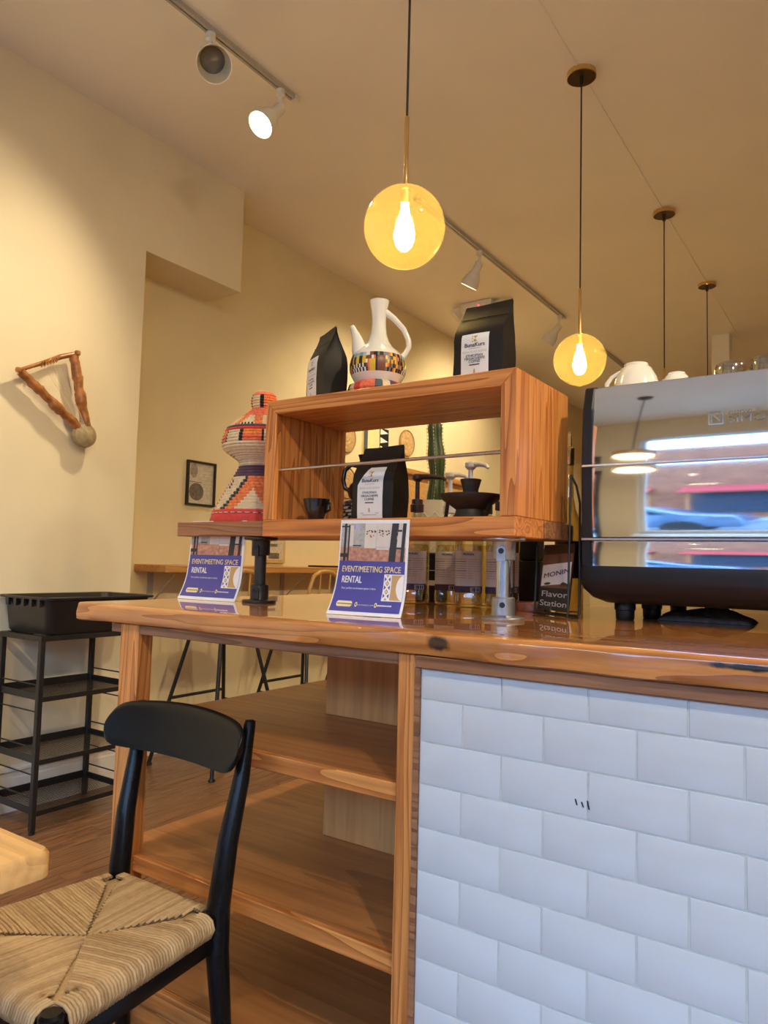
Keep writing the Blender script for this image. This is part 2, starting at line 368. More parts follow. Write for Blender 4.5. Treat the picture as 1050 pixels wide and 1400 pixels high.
def text2d(body, size, align='LEFT', bold=0.0, sx=1.0):
    key = (body, size, align, bold)
    if key not in _tc:
        cu = bpy.data.curves.new('t', 'FONT'); cu.body = body; cu.size = size; cu.align_x = align; cu.resolution_u = 3
        o = bpy.data.objects.new('t', cu); C.objects.link(o)
        dg = bpy.context.evaluated_depsgraph_get(); dg.update(); me = o.evaluated_get(dg).to_mesh()
        _tc[key] = ([(v.co.x, v.co.y) for v in me.vertices], [tuple(p.vertices) for p in me.polygons])
        o.evaluated_get(dg).to_mesh_clear(); bpy.data.objects.remove(o); bpy.data.curves.remove(cu)
    vs_, fs = _tc[key]
    if bold:
        n = len(vs_); v0, f0 = vs_, fs; vs_, fs = [], []
        for k, (dx, dy) in enumerate(((-1, 0), (1, 0), (0, 1), (0, -1))):
            vs_ = vs_ + [(x + dx * bold, y + dy * bold * .6) for x, y in v0]; fs = fs + [tuple(i + k * n for i in f) for f in f0]
    return [(x * sx, y) for x, y in vs_], fs
def put_text(mb, fn, body, u, v, size, align='LEFT', bold=0.0, sx=1.0, mi=0):
    vs_, fs = text2d(body, size, align, bold, sx)
    mb.add([fn(u + x, v + y) for x, y in vs_], fs, mi)
def arc_pts(c, r, a0, a1, n, plane='xz'):
    out = []
    for i in range(n + 1):
        t = a0 + (a1 - a0) * i / n; p, q = r * math.cos(t), r * math.sin(t)
        out.append((c[0] + p, c[1], c[2] + q) if plane == 'xz' else (c[0] + p, c[1] + q, c[2]) if plane == 'xy' else (c[0], c[1] + p, c[2] + q))
    return out

# ------------------------------------------------------------------ the room
LX, RX, BX, BY, HC = -3.23, 3.2, -3.53, 10.6, 3.42
struct('ceiling', MB().box(BX - 0.2, RX + 0.2, WY - 0.2, BY + 0.2, HC, HC + 0.1), 'ceil')
struct('wall_left', MB().box(LX - 0.5, LX, WY, 2.42, 0, HC), 'wall')
struct('wall_bulkhead', MB().box(BX - 0.2, LX, 2.42, 3.12, 2.78, HC), 'wall')
struct('wall_recess', MB().box(BX - 0.2, BX, 2.42, BY, 0, 2.78).box(BX - 0.2, BX, 3.12, BY, 2.78, HC), 'wall2')
struct('wall_back', MB().box(BX - 0.2, RX + 0.2, BY, BY + 0.2, 0, HC), 'wall2')
struct('wall_right', MB().box(RX, RX + 0.2, WY, BY, 0, HC), 'wall')
wf = MB()
wf.box(LX - 0.5, -3.12, WY - 0.2, WY, 0, HC).box(-3.12, -2.32, WY - 0.2, WY, 2.45, HC).box(-2.32, WIN[0], WY - 0.2, WY, 0, HC).box(WIN[1], RX + 0.2, WY - 0.2, WY, 0, HC).box(WIN[0], WIN[1], WY - 0.2, WY, 0, WIN[2]).box(WIN[0], WIN[1], WY - 0.2, WY, WIN[3], HC)
struct('wall_front', wf, 'wall')
win = struct('window_1', MB().box(WIN[0], WIN[1], WY - 0.12, WY - 0.06, WIN[2], WIN[2] + 0.06).box(WIN[0], WIN[1], WY - 0.12, WY - 0.06, WIN[3] - 0.06, WIN[3])
             .box(WIN[0], WIN[0] + 0.07, WY - 0.12, WY - 0.06, WIN[2] + 0.06, WIN[3] - 0.06).box(WIN[1] - 0.07, WIN[1], WY - 0.12, WY - 0.06, WIN[2] + 0.06, WIN[3] - 0.06)
             .box(0.42, 0.48, WY - 0.12, WY - 0.06, WIN[2] + 0.06, WIN[3] - 0.06), 'basebd')
for x0, x1 in ((WIN[0] + 0.07, 0.42), (0.48, WIN[1] - 0.07)):
    struct('pane', MB().box(x0, x1, WY - 0.095, WY - 0.089, WIN[2] + 0.06, WIN[3] - 0.06), 'glass', win)
struct('window_sill', MB().box(WIN[0] - 0.05, WIN[1] + 0.05, WY - 0.06, WY + 0.22, WIN[2] - 0.04, WIN[2]), 'basebd', win, bevel=0.006)
dr = struct('added_door_1', MB().box(-3.12, -3.02, WY - 0.1, WY - 0.05, 0, 2.45).box(-2.42, -2.32, WY - 0.1, WY - 0.05, 0, 2.45).box(-3.02, -2.42, WY - 0.1, WY - 0.05, 0, 0.25).box(-3.02, -2.42, WY - 0.1, WY - 0.05, 2.35, 2.45), 'blackmetal')  # unseen glass door, added to let more daylight reach the chair and cart
struct('pane', MB().box(-3.02, -2.42, WY - 0.08, WY - 0.074, 0.25, 2.35), 'glass', dr)
struct('door_handle', MB().tube([(-2.47, WY - 0.05, 0.9), (-2.47, WY + 0.02, 0.92), (-2.47, WY + 0.02, 1.28), (-2.47, WY - 0.05, 1.3)], 0.012, 8), 'steel', dr, smooth=True)
def baseboard(name, pts):
    mb = MB()
    prof = [(0, 0), (0.022, 0), (0.022, 0.145), (0.016, 0.152), (0.016, 0.168), (0.028, 0.178), (0.026, 0.19), (0.006, 0.2), (0, 0.2)]
    (x, y0, y1) = pts; mb.prism([(x + a, b) for a, b in prof], 1, y0, y1); struct(name, mb, 'basebd')
baseboard('baseboard_left', (LX, WY, 2.42)); baseboard('baseboard_recess', (BX, 2.42, BY))
# floor: oak strips
floor = struct('floor', MB().box(BX - 0.2, RX + 0.2, WY - 0.2, BY + 0.2, -0.12, -0.0135), 'plank')
PW = 0.066; prot = {}
far = MB(); nplank = 0
ix = 0; x = BX + 0.02
while x < RX:
    y = WY + rnd.uniform(-0.8, 0)
    while y < BY:
        ln = rnd.choice((0.62, 0.78, 0.94, 1.10)); y1 = y + ln
        vis = (-3.52 < x < -0.9) and (0.1 < (y + y1) / 2 < 4.4) and nplank < 300
        if vis and y > WY:
            if ln not in prot:
                o = obj('plank', MB().box(0.0012, PW - 0.0012, 0.0012, ln - 0.0012, -0.0135, 0.0), 'plank', floor, local=True, bevel=0.0012); prot[ln] = o.data
            else:
                o = bpy.data.objects.new('plank', prot[ln]); C.objects.link(o); o.parent = floor
            o.location = (x - floor.location.x, y - floor.location.y, -floor.location.z + rnd.uniform(-0.0004, 0.0)); nplank += 1
        else:
            far.box(x + 0.0012, x + PW - 0.0012, max(y, WY) + 0.0008, min(y1, BY) - 0.0008, -0.0135, rnd.uniform(-0.0004, 0))
        y = y1
    x += PW
obj('strip_flooring', far, 'plank', floor, kind='stuff')
# ceiling raceway line and white pillar
struct('trim_1', MB().box(-1.104, -1.096, 0.4, BY - 0.02, HC - 0.004, HC), 'ceil')
cp = onZ(985, 457, HC)
pil = single('pillar', MB().box(cp.x - 0.08, cp.x + 0.08, cp.y, cp.y + 0.16, 0, HC).box(cp.x - 0.1, cp.x + 0.1, cp.y - 0.02, cp.y + 0.18, 0, 0.2), 'lampwhite', 'square white pillar reaching the ceiling behind the espresso machine', 'pillar', bevel=0.006)

# street seen through the shop window (and in the polished machine)
struct('street_ground', MB().box(-30, 30, -30, WY - 0.2, -0.3, -0.16), 'asphalt')
struct('street_pavement', MB().box(-30, 30, -6.0, WY - 0.2, -0.16, -0.02).box(-30, 30, -15.5, -12.5, -0.16, -0.02), 'pavement')
bl = thing('brick_building', 'brick shop building across the street with red awnings', 'building', (-3, -16, -0.02))
obj('facade', MB().box(-22, 16, -16.6, -16, -0.02, 5.8), 'brick', bl)
for k in range(9):
    bx = -20 + k * 4
    w_ = obj('shop_window', MB().box(bx, bx + 2.6, -16.0, -15.94, 0.5, 2.6), 'winglass', bl)
    obj('window_surround', MB().box(bx - 0.12, bx, -16, -15.9, 0.4, 2.75).box(bx + 2.6, bx + 2.72, -16, -15.9, 0.4, 2.75).box(bx - 0.12, bx + 2.72, -16, -15.9, 2.6, 2.8), 'stone', bl)
    obj('awning', MB().prism([(-16.0, 3.3), (-15.0, 2.75), (-15.0, 2.62), (-16.0, 3.1)], 0, bx - 0.2, bx + 2.8), 'awning', bl)
car = thing('parked_car', 'silver blue car parked outside the shop window', 'car', (-3.6, -7.4, -0.16))
def car_prof(s): return [(-2.2, .35), (-2.2, .75), (-1.9, .88), (-1.25, .95), (-.6, 1.40), (.7, 1.44), (1.45, 1.02), (2.1, .92), (2.22, .7), (2.22, .35)]
obj('body', MB().prism([(-3.6 + a, b - 0.16) for a, b in car_prof(1)], 1, -8.25, -6.55), 'carpaint', car, bevel=0.06, segs=3)
for ys in (-6.545, -8.255):
    obj('side_window', MB().prism([(-3.6 + a, b - 0.16) for a, b in ((-1.0, .98), (-.5, 1.33), (.62, 1.36), (1.2, 1.0))], 1, ys - 0.01, ys + 0.01), 'winglass', car)
for wx in (-1.4, 1.4):
    for ys in (-6.56, -8.24): obj('wheel', MB().lathe([(0, -.1), (.33, -.1), (.33, .1), (0, .1)], 24, (-3.6 + wx, ys, .17), axis=(0, 1, 0)), 'rubber', car, smooth=True)

# ------------------------------------------------------------------ counter: worktop, shelf unit, tiled front
T = 1.022
YF = 1.120                                   # worktop front
wt = thing('counter_worktop', 'thick glossy live-edge wooden worktop with a dark knot on its front edge', 'worktop', (-0.1, 1.68, T - 0.044))
kn = onY(600, 880, YF + 0.005); k2 = onY(1020, 912, YF + 0.005)
kl = Vector((-0.1, 1.68, T - 0.044))
MT['worktop'] = wood('worktop_wood', (0.72, 0.29, 0.075), (0.38, 0.12, 0.022), 0, freq=8, rough=0.30, coat=1.0, contrast=0.95, bump=0.05,
                     knots=[(tuple(kn - kl), (0.028, 0.05, 0.016), (0.03, 0.014, 0.008)), (tuple(k2 - kl), (0.07, 0.03, 0.006), (0.02, 0.014, 0.012))])
NW = 160
def wsec(x):
    w = 0.004 * math.sin(x * 7.3) + 0.003 * math.sin(x * 17.1 + 1) + 0.0015 * math.sin(x * 41)
    w2 = 0.003 * math.sin(x * 9.1 + 2) + 0.0015 * math.sin(x * 27)
    y = YF + w * 0.7; b = T - 0.044 + w2 * 0.5
    return [(x, 2.34, T), (x, y + 0.06, T), (x, y + 0.02, T), (x, y + 0.006, T - 0.0005), (x, y + 0.0015, T - 0.003), (x, y, T - 0.010), (x, y + w2, T - 0.026), (x, y + 0.002 + w2, b + 0.004), (x, y + 0.007, b), (x, 2.34, b)]
mb = MB(); mb.loft([wsec(-1.70 + 3.2 * i / NW) for i in range(NW + 1)], cap0=True, cap1=True)
obj('top', mb, 'worktop', wt, smooth=True, flat_angle=50)
obj('under_trim', MB().box(-1.60, -0.742, 1.150, 1.170, 0.953, T - 0.0455), 'brownx', wt, bevel=0.002)
obj('under_trim', MB().box(-0.693, 1.50, 1.130, 1.150, 0.955, T - 0.0455), 'brownx', wt, bevel=0.002)

su = thing('shelf_unit', 'open wooden shelf unit under the left end of the worktop', 'shelf unit', (-1.15, 1.6, 0))
obj('post', MB().box(-1.558, -1.490, 1.146, 1.192, 0, 0.977), 'firz', su, bevel=0.003)
obj('post', MB().box(-0.740, -0.697, 1.146, 1.192, 0, 0.977), 'firz', su, bevel=0.003)
obj('post', MB().box(-1.558, -1.490, 2.17, 2.26, 0, 0.977), 'firz', su, bevel=0.003)
for zt, th in ((0.735, 0.034), (0.431, 0.036), (0.156, 0.036)):
    sh = obj('shelf', MB().box(-1.588, -0.7405, 1.193, 2.16, zt - 0.02, zt).box(-1.4895, -0.7405, 1.1785, 1.193, zt - 0.02, zt), 'shelfw', su)
    obj('shelf_front', MB().box(-1.4895, -0.7405, 1.160, 1.178, zt - th, zt + 0.0005), 'firx', sh, bevel=0.0025)
obj('back_panel', MB().box(-1.233, -0.7405, 1.56, 1.578, 0.7355, 0.976), 'ply', su, bevel=0.001)
obj('back_panel', MB().box(-1.215, -0.7405, 1.54, 1.558, 0.4315, 0.7145), 'ply', su, bevel=0.001)
obj('kick_board', MB().box(-1.4895, -0.7405, 1.18, 1.20, 0.0, 0.119), 'firx', su)

tp = thing('tiled_counter_front', 'white subway tiled counter front under the worktop', 'tiled panel', (0.4, 1.17, 0))
obj('backing', MB().box(-0.6875, 1.50, 1.1446, 1.19, 0, 0.9545), 'grout', tp)
obj('side_edge', MB().box(-0.7, -0.688, 1.140, 1.1504, 0, 0.954), 'brownx', tp, bevel=0.001)
PXT, PZT = 0.1472, 0.0742; tprot = {}
def tile_at(x0, x1, z0, z1):
    g = 0.0015; key = (round(x1 - x0, 4), round(z1 - z0, 4))
    if key not in tprot:
        o = obj('tile', MB().box(g, key[0] - g, 0, 0.0019, g, key[1] - g), 'tile', tp, local=True, bevel=0.0009, segs=2); tprot[key] = o.data
    else:
        o = bpy.data.objects.new('tile', tprot[key]); C.objects.link(o); o.parent = tp
    o.location = (x0 - 0.4, 1.1427 - 1.17 + rnd.uniform(0, 0.0003), z0); o.rotation_euler = (rnd.uniform(-.004, .004), 0, rnd.uniform(-.002, .002))
for r in range(14):
    z1 = 0.954 if r == 0 else 0.899 - (r - 1) * PZT; z0 = 0.899 if r == 0 else z1 - PZT
    if z1 <= 0.01: break
    z0 = max(z0, 0.002)
    xs = [-0.6870] + [(-0.529 - PXT + k * PXT) if r % 2 == 0 else (-0.6025 + k * PXT) for k in range(0, 16)]
    xs = [q for q in xs if q > -0.6872 and q < 1.5] + [1.5]
    xs = sorted(xs)
    if xs[1] - xs[0] < 0.012: xs.pop(1)
    for a, b in zip(xs[:-1], xs[1:]): tile_at(a, b, z0, z1)
sm = MB(); c0 = onY(795, 1099, 1.1418)
for k, (dx, dz, h) in enumerate(((-0.010, 0.001, 0.009), (0.000, -0.001, 0.008), (0.009, 0.0, 0.013))):
    sm.bar((c0.x + dx, 1.1419, c0.z + dz + h / 2), (c0.x + dx + 0.003, 1.1419, c0.z + dz - h / 2), 0.002, 0.0008, up=(0, 1, 0))
obj('scuff_mark', sm, 'black', tp)

# ------------------------------------------------------------------ box shelf on pipe legs
BXL, BXR, BY0, BY1, BZ0, BZ1, BZT = -1.365, -0.637, 1.430, 1.740, 1.203, 1.247, 1.567
bs = thing('pipe_leg_box_shelf', 'open orange fir box shelf on pipe legs standing on the worktop', 'shelf', (-1.06, 1.49, T))
obj('base_board', MB().box(BXL, BXR, BY0, BY0 + 0.16, BZ0, BZ1), 'firx', bs, bevel=0.0025)
obj('base_board', MB().box(-1.73, BXR + 0.004, BY0 + 0.1605, 1.775, BZ0 + 0.002, BZ1 - 0.0005).box(-1.73, BXL - 0.0005, 1.452, BY0 + 0.1605, BZ0 + 0.002, BZ1 - 0.0005), 'brownx', bs, bevel=0.002)
th = 0.037
obj('side_panel', MB().prism([(BXR, BZ1), (BXR, BZT), (BXR - th, BZT - th), (BXR - th, BZ1)], 1, BY0, BY1), 'firz', bs, bevel=0.0018)
obj('side_panel', MB().prism([(BXL, BZ1), (BXL + th, BZ1), (BXL + th, BZT - th), (BXL, BZT)], 1, BY0, BY1), 'firz', bs, bevel=0.0018)
obj('top_panel', MB().prism([(BXL, BZT + 0.0002), (BXL + th, BZT - th + 0.0002), (BXR - th, BZT - th + 0.0002), (BXR, BZT + 0.0002)], 1, BY0, BY1), 'firx', bs, bevel=0.0018)
ra, rb = onY(377, 643, 1.448), onY(684, 618, 1.448)
obj('metal_rod', MB().tube([(BXL + th - 0.004, 1.448, ra.z), (BXR - th + 0.004, 1.448, rb.z)], 0.0042, 10), 'rod', bs, smooth=True)
def pipe_leg(p, m1, m2):
    x, y = p
    leg = obj('pipe_leg', MB().lathe([(0.0165, 0.0), (0.0165, BZ0 - T)], 28, (x, y, T)), m2, bs, smooth=True)
    for s, zb in ((1, T), (-1, BZ0)):
        pr = [(0, 0), (0.046, 0), (0.047, 0.002), (0.047, 0.005), (0.045, 0.0075), (0.027, 0.009), (0.0255, 0.012), (0.0255, 0.048), (0.0235, 0.050), (0.0168, 0.050)]
        obj('flange', MB().lathe([(a, s * b) for a, b in (pr if s > 0 else pr[::-1])], 36, (x, y, zb)), m1, leg, smooth=True)
        # set-screw boss facing the room
        d = Vector((0.35, -0.94, 0)).normalized() if s > 0 else Vector((0.22, -0.97, 0)).normalized()
        sd = Vector((-d.y, d.x, 0)); c = Vector((x, y, zb + s * (0.034 if s > 0 else 0.030))) + d * 0.020
        b = MB(); poly = [(0.010 * math.cos(t), 0.010 * math.sin(t)) for t in [PI * k / 10 for k in range(11)]] + [(-0.010, -0.022), (0.010, -0.022)]
        b.loft([[c + sd * u + Vector((0, 0, s * w if s > 0 else w + 0.0)) + d * q for u, w in poly] for q in (0, 0.0085, 0.010)], cap1=True)
        obj('screw_boss', b, m1, leg, smooth=True)
        obj('set_screw', MB().lathe([(0.0062, 0), (0.0062, 0.0012), (0.0042, 0.0012), (0.0042, 0.0004), (0, 0.0004)], 16, c + d * 0.010, axis=d), 'black', leg, smooth=True)
pipe_leg((-0.688, 1.487), 'galv', 'steel'); pipe_leg((-1.433, 1.50), 'darkpipe', 'darkpipe')
pipe_leg((onY(510, 790, 1.72).x, 1.72), 'darkpipe', 'darkpipe')

# ------------------------------------------------------------------ coffee bags
def bag_front(w, d, h, x, z, lean=0.0):
    t = z / h; xs = [0, .08, .3, .52, .62, .74, .86, .95, 1.0]; gs = [.95, 1.0, 1.03, 1.0, .9, .58, .24, .06, .03]
    g = float(np.interp(t, xs, gs)); return Vector((x, -d / 2 * g * (1 - 0.12 * (2 * x / w) ** 2) + lean * max(0, t - .5) * d, z))
def make_bag(label, loc, rz, w, d, h, lab=(-.33, .27, .02, .60), lean=0.0, logo_rot=0.0, cut=0.0):
    t = thing('coffee_bag', label, 'coffee bag', loc, rz, 'black coffee bags')
    rings = []
    for k in range(19):
        q = k / 18; z = q * h; R_ = []
        pinch = float(np.interp(q, [0, .35, .6, .8, 1], [.0, .02, .08, .22, .30])) * d * 0.35; wob = 0.0015 * math.sin(q * 9 + w * 90)
        n = 9
        for i in range(n):
            x = -w / 2 + w * i / (n - 1); p = bag_front(w, d, h, x * (1 - .02 * q), z, lean); R_.append(p + Vector((wob, 0, (0.006 * (i / (n - 1) - .4) if q == 1 else 0))))
        f = bag_front(w, d, h, 0, z); gy = -f.y; off = lean * max(0, q - .5) * d
        for yy, pn in ((-.4, .5), (0, 1), (.4, .5)): R_.append(Vector((w / 2 - pinch * pn + wob, gy * 2 * yy * 1.0 + off, z)))
        for i in range(n):
            x = w / 2 - w * i / (n - 1); p = bag_front(w, d, h, x * (1 - .02 * q), z); R_.append(Vector((p.x + wob, -p.y + off, z)))
        for yy, pn in ((.4, .5), (0, 1), (-.4, .5)): R_.append(Vector((-w / 2 + pinch * pn + wob, gy * 2 * yy + off, z)))
        rings.append(R_)
    obj('bag_body', MB().loft(rings, cap0=True, cap1=True), 'bag', t, local=True, smooth=True, flat_angle=55)
    obj('top_seal', MB().grid(lambda u, v: bag_front(w, d, h, (-.5 + u) * w * .96, h * (.80 + .012 * v), lean) + Vector((0, -.0012 - .0012 * math.sin(PI * v), 0)), 8, 3), 'bag', t, local=True, smooth=True)
    a, b, z0, z1 = lab; eps = 0.0012
    def fn(u, v, e=0.0): return bag_front(w, d, h, u, v, lean) + Vector((0, -eps - e, 0))
    def lf(u, v):
        x = (a + (b - a) * u) * w; top = z1 - cut * max(0, (.35 - u) / .35); return fn(x, (z0 + (top - z0) * v) * h)
    lb = obj('paper_label', MB().grid(lf, 10, 22), 'white', t, local=True, smooth=True)
    cx = (a + b) / 2 * w; L = MB(); S = w / 0.115; e2 = lambda u, v: fn(u, v, 0.0006)
    zz = lambda q: (z0 + (z1 - z0) * q) * h
    put_text(L, e2, 'BunaKurs', cx, zz(.70), .0122 * S, 'CENTER', .0003, mi=0)
    put_text(L, e2, 'BUNA KURS BLEND', cx, zz(.565), .0066 * S, 'CENTER', 0, mi=1)
    for i, s_ in enumerate(('ETHIOPIAN', 'YIRGACHEFFE', 'COFFEE')): put_text(L, e2, s_, cx, zz(.475 - .065 * i), .0078 * S, 'CENTER', .00015, mi=2)
    for (zq, hw, mi, hh) in ((.66, .014, 1, .0006), (.30, .012, 2, .0014), (.10, .026, 1, .0008), (.065, .020, 1, .0008)):
        L.quad(*[e2(cx + sx * hw * S, zz(zq) + sy * hh) for sx, sy in ((-1, -1), (1, -1), (1, 1), (-1, 1))], mi)
    # emblem: lattice strip beside a K-shaped block
    kx, kz, ks = cx - .002 * S, zz(.81), .013 * S
    for pts, mi in (([(0, 0), (.55, 0), (.28, .5), (.7, 1), (0, 1)], 3), ([(-.38, 0), (-.1, 0), (-.24, .18)], 0), ([(-.38, .66), (-.1, .66), (-.24, .36)], 3), ([(-.38, 1), (-.1, 1), (-.24, .8)], 0)):
        L.add([e2(kx + p * ks, kz + q * ks) for p, q in pts], [tuple(range(len(pts)))], mi)
    bz = zz(.155)
    L.add([e2(cx + .0022 * S * math.cos(k * PI / 6), bz + .006 * S * math.sin(k * PI / 6)) for k in range(12)], [tuple(range(12))], 4)
    obj('label_print', L, ['black', 'greytext', 'navy', 'gold', 'tan'], lb, local=True)
    return t
make_bag('black coffee bag on the box shelf top beside the white coffee pot spout, turned away', (-1.240, 1.53, BZT), math.radians(-27), .110, .080, .200, lab=(-.40, .22, .02, .62))
make_bag('black coffee bag on the box shelf top by the white coffee pot handle', (-.765, 1.53, BZT), math.radians(2), .125, .085, .198, lab=(-.32, .24, .02, .56), lean=.5)
make_bag('black coffee bag with white label inside the box shelf behind the metal rod', (-1.050, 1.525, BZ1), math.radians(2), .122, .085, .19, lab=(-.34, .28, .02, .70), lean=.3, cut=.24)

# ------------------------------------------------------------------ white coffee pot on woven ring
px0, py0 = -1.092, 1.56
ring = thing('woven_ring_stand', 'striped woven ring stand under the white coffee pot', 'ring stand', (px0, py0, BZT))
stripe = [0, 1, 2, 3, 4, 2, 1, 2, 3, 2, 4, 0]
obj('coil', MB().lathe([(0.030, 0.004), (0.055, 0.0), (0.073, 0.008), (0.080, 0.022), (0.075, 0.036), (0.062, 0.043), (0.045, 0.040), (0.030, 0.030), (0.030, 0.004)], 72, (px0, py0, BZT), matf=lambda i, j: stripe[(j // 3 + 5) % 12]), ['salmon', 'slate', 'straw', 'purple', 'red'], ring, smooth=True)
pot = thing('coffee_pot', 'white porcelain coffee pot with a painted picture band on the shelf top', 'coffee pot', (px0, py0, BZT + 0.033))
pz = BZT + 0.033
bp = [(0.0, 0), (0.050, 0.001), (0.060, 0.012), (0.070, 0.030)]
obj('pot_base', MB().lathe(bp, 48, (px0, py0, pz)), 'porcelain', pot, smooth=True)
band = [(0.070, 0.030), (0.0735, 0.040), (0.0750, 0.050), (0.0748, 0.060), (0.0730, 0.070), (0.0700, 0.080)]
br = random.Random(3)
pal = [[1, 1, 4, 1, 0], [1, 5, 3, 1, 6], [2, 5, 1, 3, 6], [4, 1, 1, 3, 6], [0, 1, 5, 4, 2]]
def bandm(i, j):
    b_ = (j // 5) % 6
    if j % 15 == 0: return 0
    if b_ in (0, 1): return (1 if (i + j) % 2 else 0) if i < 2 else (3 if j % 4 < 2 else 0) if i < 4 else (5 if j % 4 < 2 else 6)
    if b_ == 2: return 3 if i in (0, 1, 2) and j % 5 > 1 else br.choice((1, 0, 2, 4))
    if b_ == 3: return 2 if i < 4 else br.choice((0, 7))
    return br.choice((0, 4, 2, 0, 3, 7))
obj('picture_band', MB().lathe(band, 90, (px0, py0, pz), matf=bandm), ['black', 'porcelain', 'brown', 'yellow', 'salmon', 'lilac', 'teal', 'grey'], pot, smooth=True)
neck = [(0.0700, 0.080), (0.060, 0.092), (0.043, 0.106), (0.030, 0.122), (0.0225, 0.142), (0.0190, 0.165), (0.0185, 0.185), (0.021, 0.208), (0.0255, 0.232), (0.0255, 0.236), (0.0235, 0.236), (0.017, 0.205), (0.015, 0.17)]
obj('shoulder_and_neck', MB().lathe(neck, 48, (px0, py0, pz)), 'porcelain', pot, smooth=True)
dv = Vector((.87, .49, 0)); P0 = Vector((px0, py0, pz))
sp = [P0 - dv * .044 + Vector((0, 0, .085)), P0 - dv * .052 + Vector((0, 0, .11)), P0 - dv * .058 + Vector((0, 0, .135)), P0 - dv * .067 + Vector((0, 0, .158)), P0 - dv * .072 + Vector((0, 0, .168))]
obj('spout', MB().tube(sp, [.025, .020, .0135, .008, .0065], 16), 'porcelain', pot, smooth=True)
hp = [P0 + dv * .017 + Vector((0, 0, .205)), P0 + dv * .040 + Vector((0, 0, .188)), P0 + dv * .066 + Vector((0, 0, .160)), P0 + dv * .080 + Vector((0, 0, .130)), P0 + dv * .081 + Vector((0, 0, .110)), P0 + dv * .072 + Vector((0, 0, .092)), P0 + dv * .062 + Vector((0, 0, .083))]
obj('handle', MB().tube(hp, [.010, .0085, .0075, .007, .007, .0075, .009], 12), 'porcelain', pot, smooth=True)

# ------------------------------------------------------------------ basket (two-tier mesob)
mx_, my_ = -1.556, 1.62
ms = thing('woven_basket', 'tall lidded red and straw woven basket left of the box shelf', 'basket', (mx_, my_, BZ1))
def coil(prof, pitch):
    out = []
    for (r0, z0), (r1, z1) in zip(prof[:-1], prof[1:]):
        L = math.hypot(r1 - r0, z1 - z0); n = max(1, round(L / pitch)); nx, nz = (z1 - z0) / L, -(r1 - r0) / L
        for k in range(n):
            for q, b in ((0, 0), (.25, .0034), (.5, .0046), (.75, .0034)):
                t = (k + q) / n; out.append((r0 + (r1 - r0) * t + nx * b, z0 + (z1 - z0) * t + nz * b))
    out.append(prof[-1]); return out
mm = ['straw', 'strawd', 'red', 'salmon', 'orange', 'slate', 'purple', 'black']
NS = 120
lo = coil([(0.138, 0.036), (0.072, 0.158)], 0.0105)
def lom(i, j):
    row = i // 4; f = (j - 75) % 60
    if row >= 11: return 6
    if f < 4: return 4 if (j + row) % 2 else 3
    if f < 5: return 5
    bl = 11 + row * .75
    if bl <= f < bl + 2.4: return 7 if (f + row) % 3 else 5
    if f < bl: return 6 if 7 <= row <= 9 and 8 <= f < 10 else 0
    if f > 40: return 0
    if abs(f - 25) < 7 - row * 1.05: return 0
    return 4 if (j + row) % 3 else 3
base = obj('lower_basket', MB().lathe(lo, NS, (mx_, my_, BZ1), matf=lom), mm, ms, smooth=True, flat_angle=80)
obj('red_foot_band', MB().lathe([(0.10, 0.0), (0.148, 0.0), (0.150, 0.006), (0.143, 0.026), (0.145, 0.028), (0.143, 0.036), (0.135, 0.039)], NS, (mx_, my_, BZ1)), 'red', ms, smooth=True)
st = MB()
for k in range(40):
    a = 2 * PI * k / 40; a2 = a + 0.09
    st.bar((mx_ + .1468 * math.cos(a), my_ + .1468 * math.sin(a), BZ1 + .0275), (mx_ + .1468 * math.cos(a2), my_ + .1468 * math.sin(a2), BZ1 + .0275), .0016, .0016)
obj('stitching', st, 'white', ms)
mid = coil([(0.072, 0.158), (0.064, 0.176), (0.068, 0.192), (0.090, 0.208), (0.112, 0.222), (0.120, 0.238)], 0.0105)
obj('neck_and_belly', MB().lathe(mid, NS, (mx_, my_, BZ1), matf=lambda i, j: 6 if i < 6 else 0), mm, ms, smooth=True, flat_angle=80)
up = coil([(0.120, 0.238), (0.119, 0.256), (0.108, 0.283), (0.104, 0.289), (0.066, 0.322), (0.040, 0.343), (0.031, 0.350)], 0.0105)
def upm(i, j):
    row = i // 4; f = (j - 75) % 60
    if row < 4: return 0 if f < 3 else 5 if f == 3 else (3 if row < 2 else 4) if f < 9 else 7 if f == 9 else 0 if f < 18 else 7 if f < 20 else (3 if row < 2 else 4) if f < 29 else 7 if f == 29 else 0
    if row == 4: return 2
    if row == 5: return 5
    if row >= 11: return 3
    k = row - 6
    if abs(f - 20) < 4.5 - k * .5: return 7 if k < 1 and f % 2 else 0
    if abs(f - 20) < 9 - k * .2: return 4 if (j + row) % 3 else 3
    return 4 if f < 8 and (j + row) % 2 else 0
obj('lid', MB().lathe(up, NS, (mx_, my_, BZ1), matf=upm), mm, ms, smooth=True, flat_angle=80)
kb = coil([(0.031, 0.350), (0.036, 0.366), (0.036, 0.382), (0.031, 0.398), (0.016, 0.403), (0.0, 0.404)], 0.009)
obj('lid_knob', MB().lathe(kb, 60, (mx_, my_, BZ1), matf=lambda i, j: 3 if i > 20 or i < 2 else (3 if (j - 37) % 60 < 3 else 7 if (j - 37) % 60 == 3 else 0 if (j - 37) % 60 < 12 else 7 if (j - 37) % 60 < 15 else (4 if (j + i // 4) % 2 else 3) if (j - 37) % 60 < 29 else 0)), mm, ms, smooth=True, flat_angle=80)

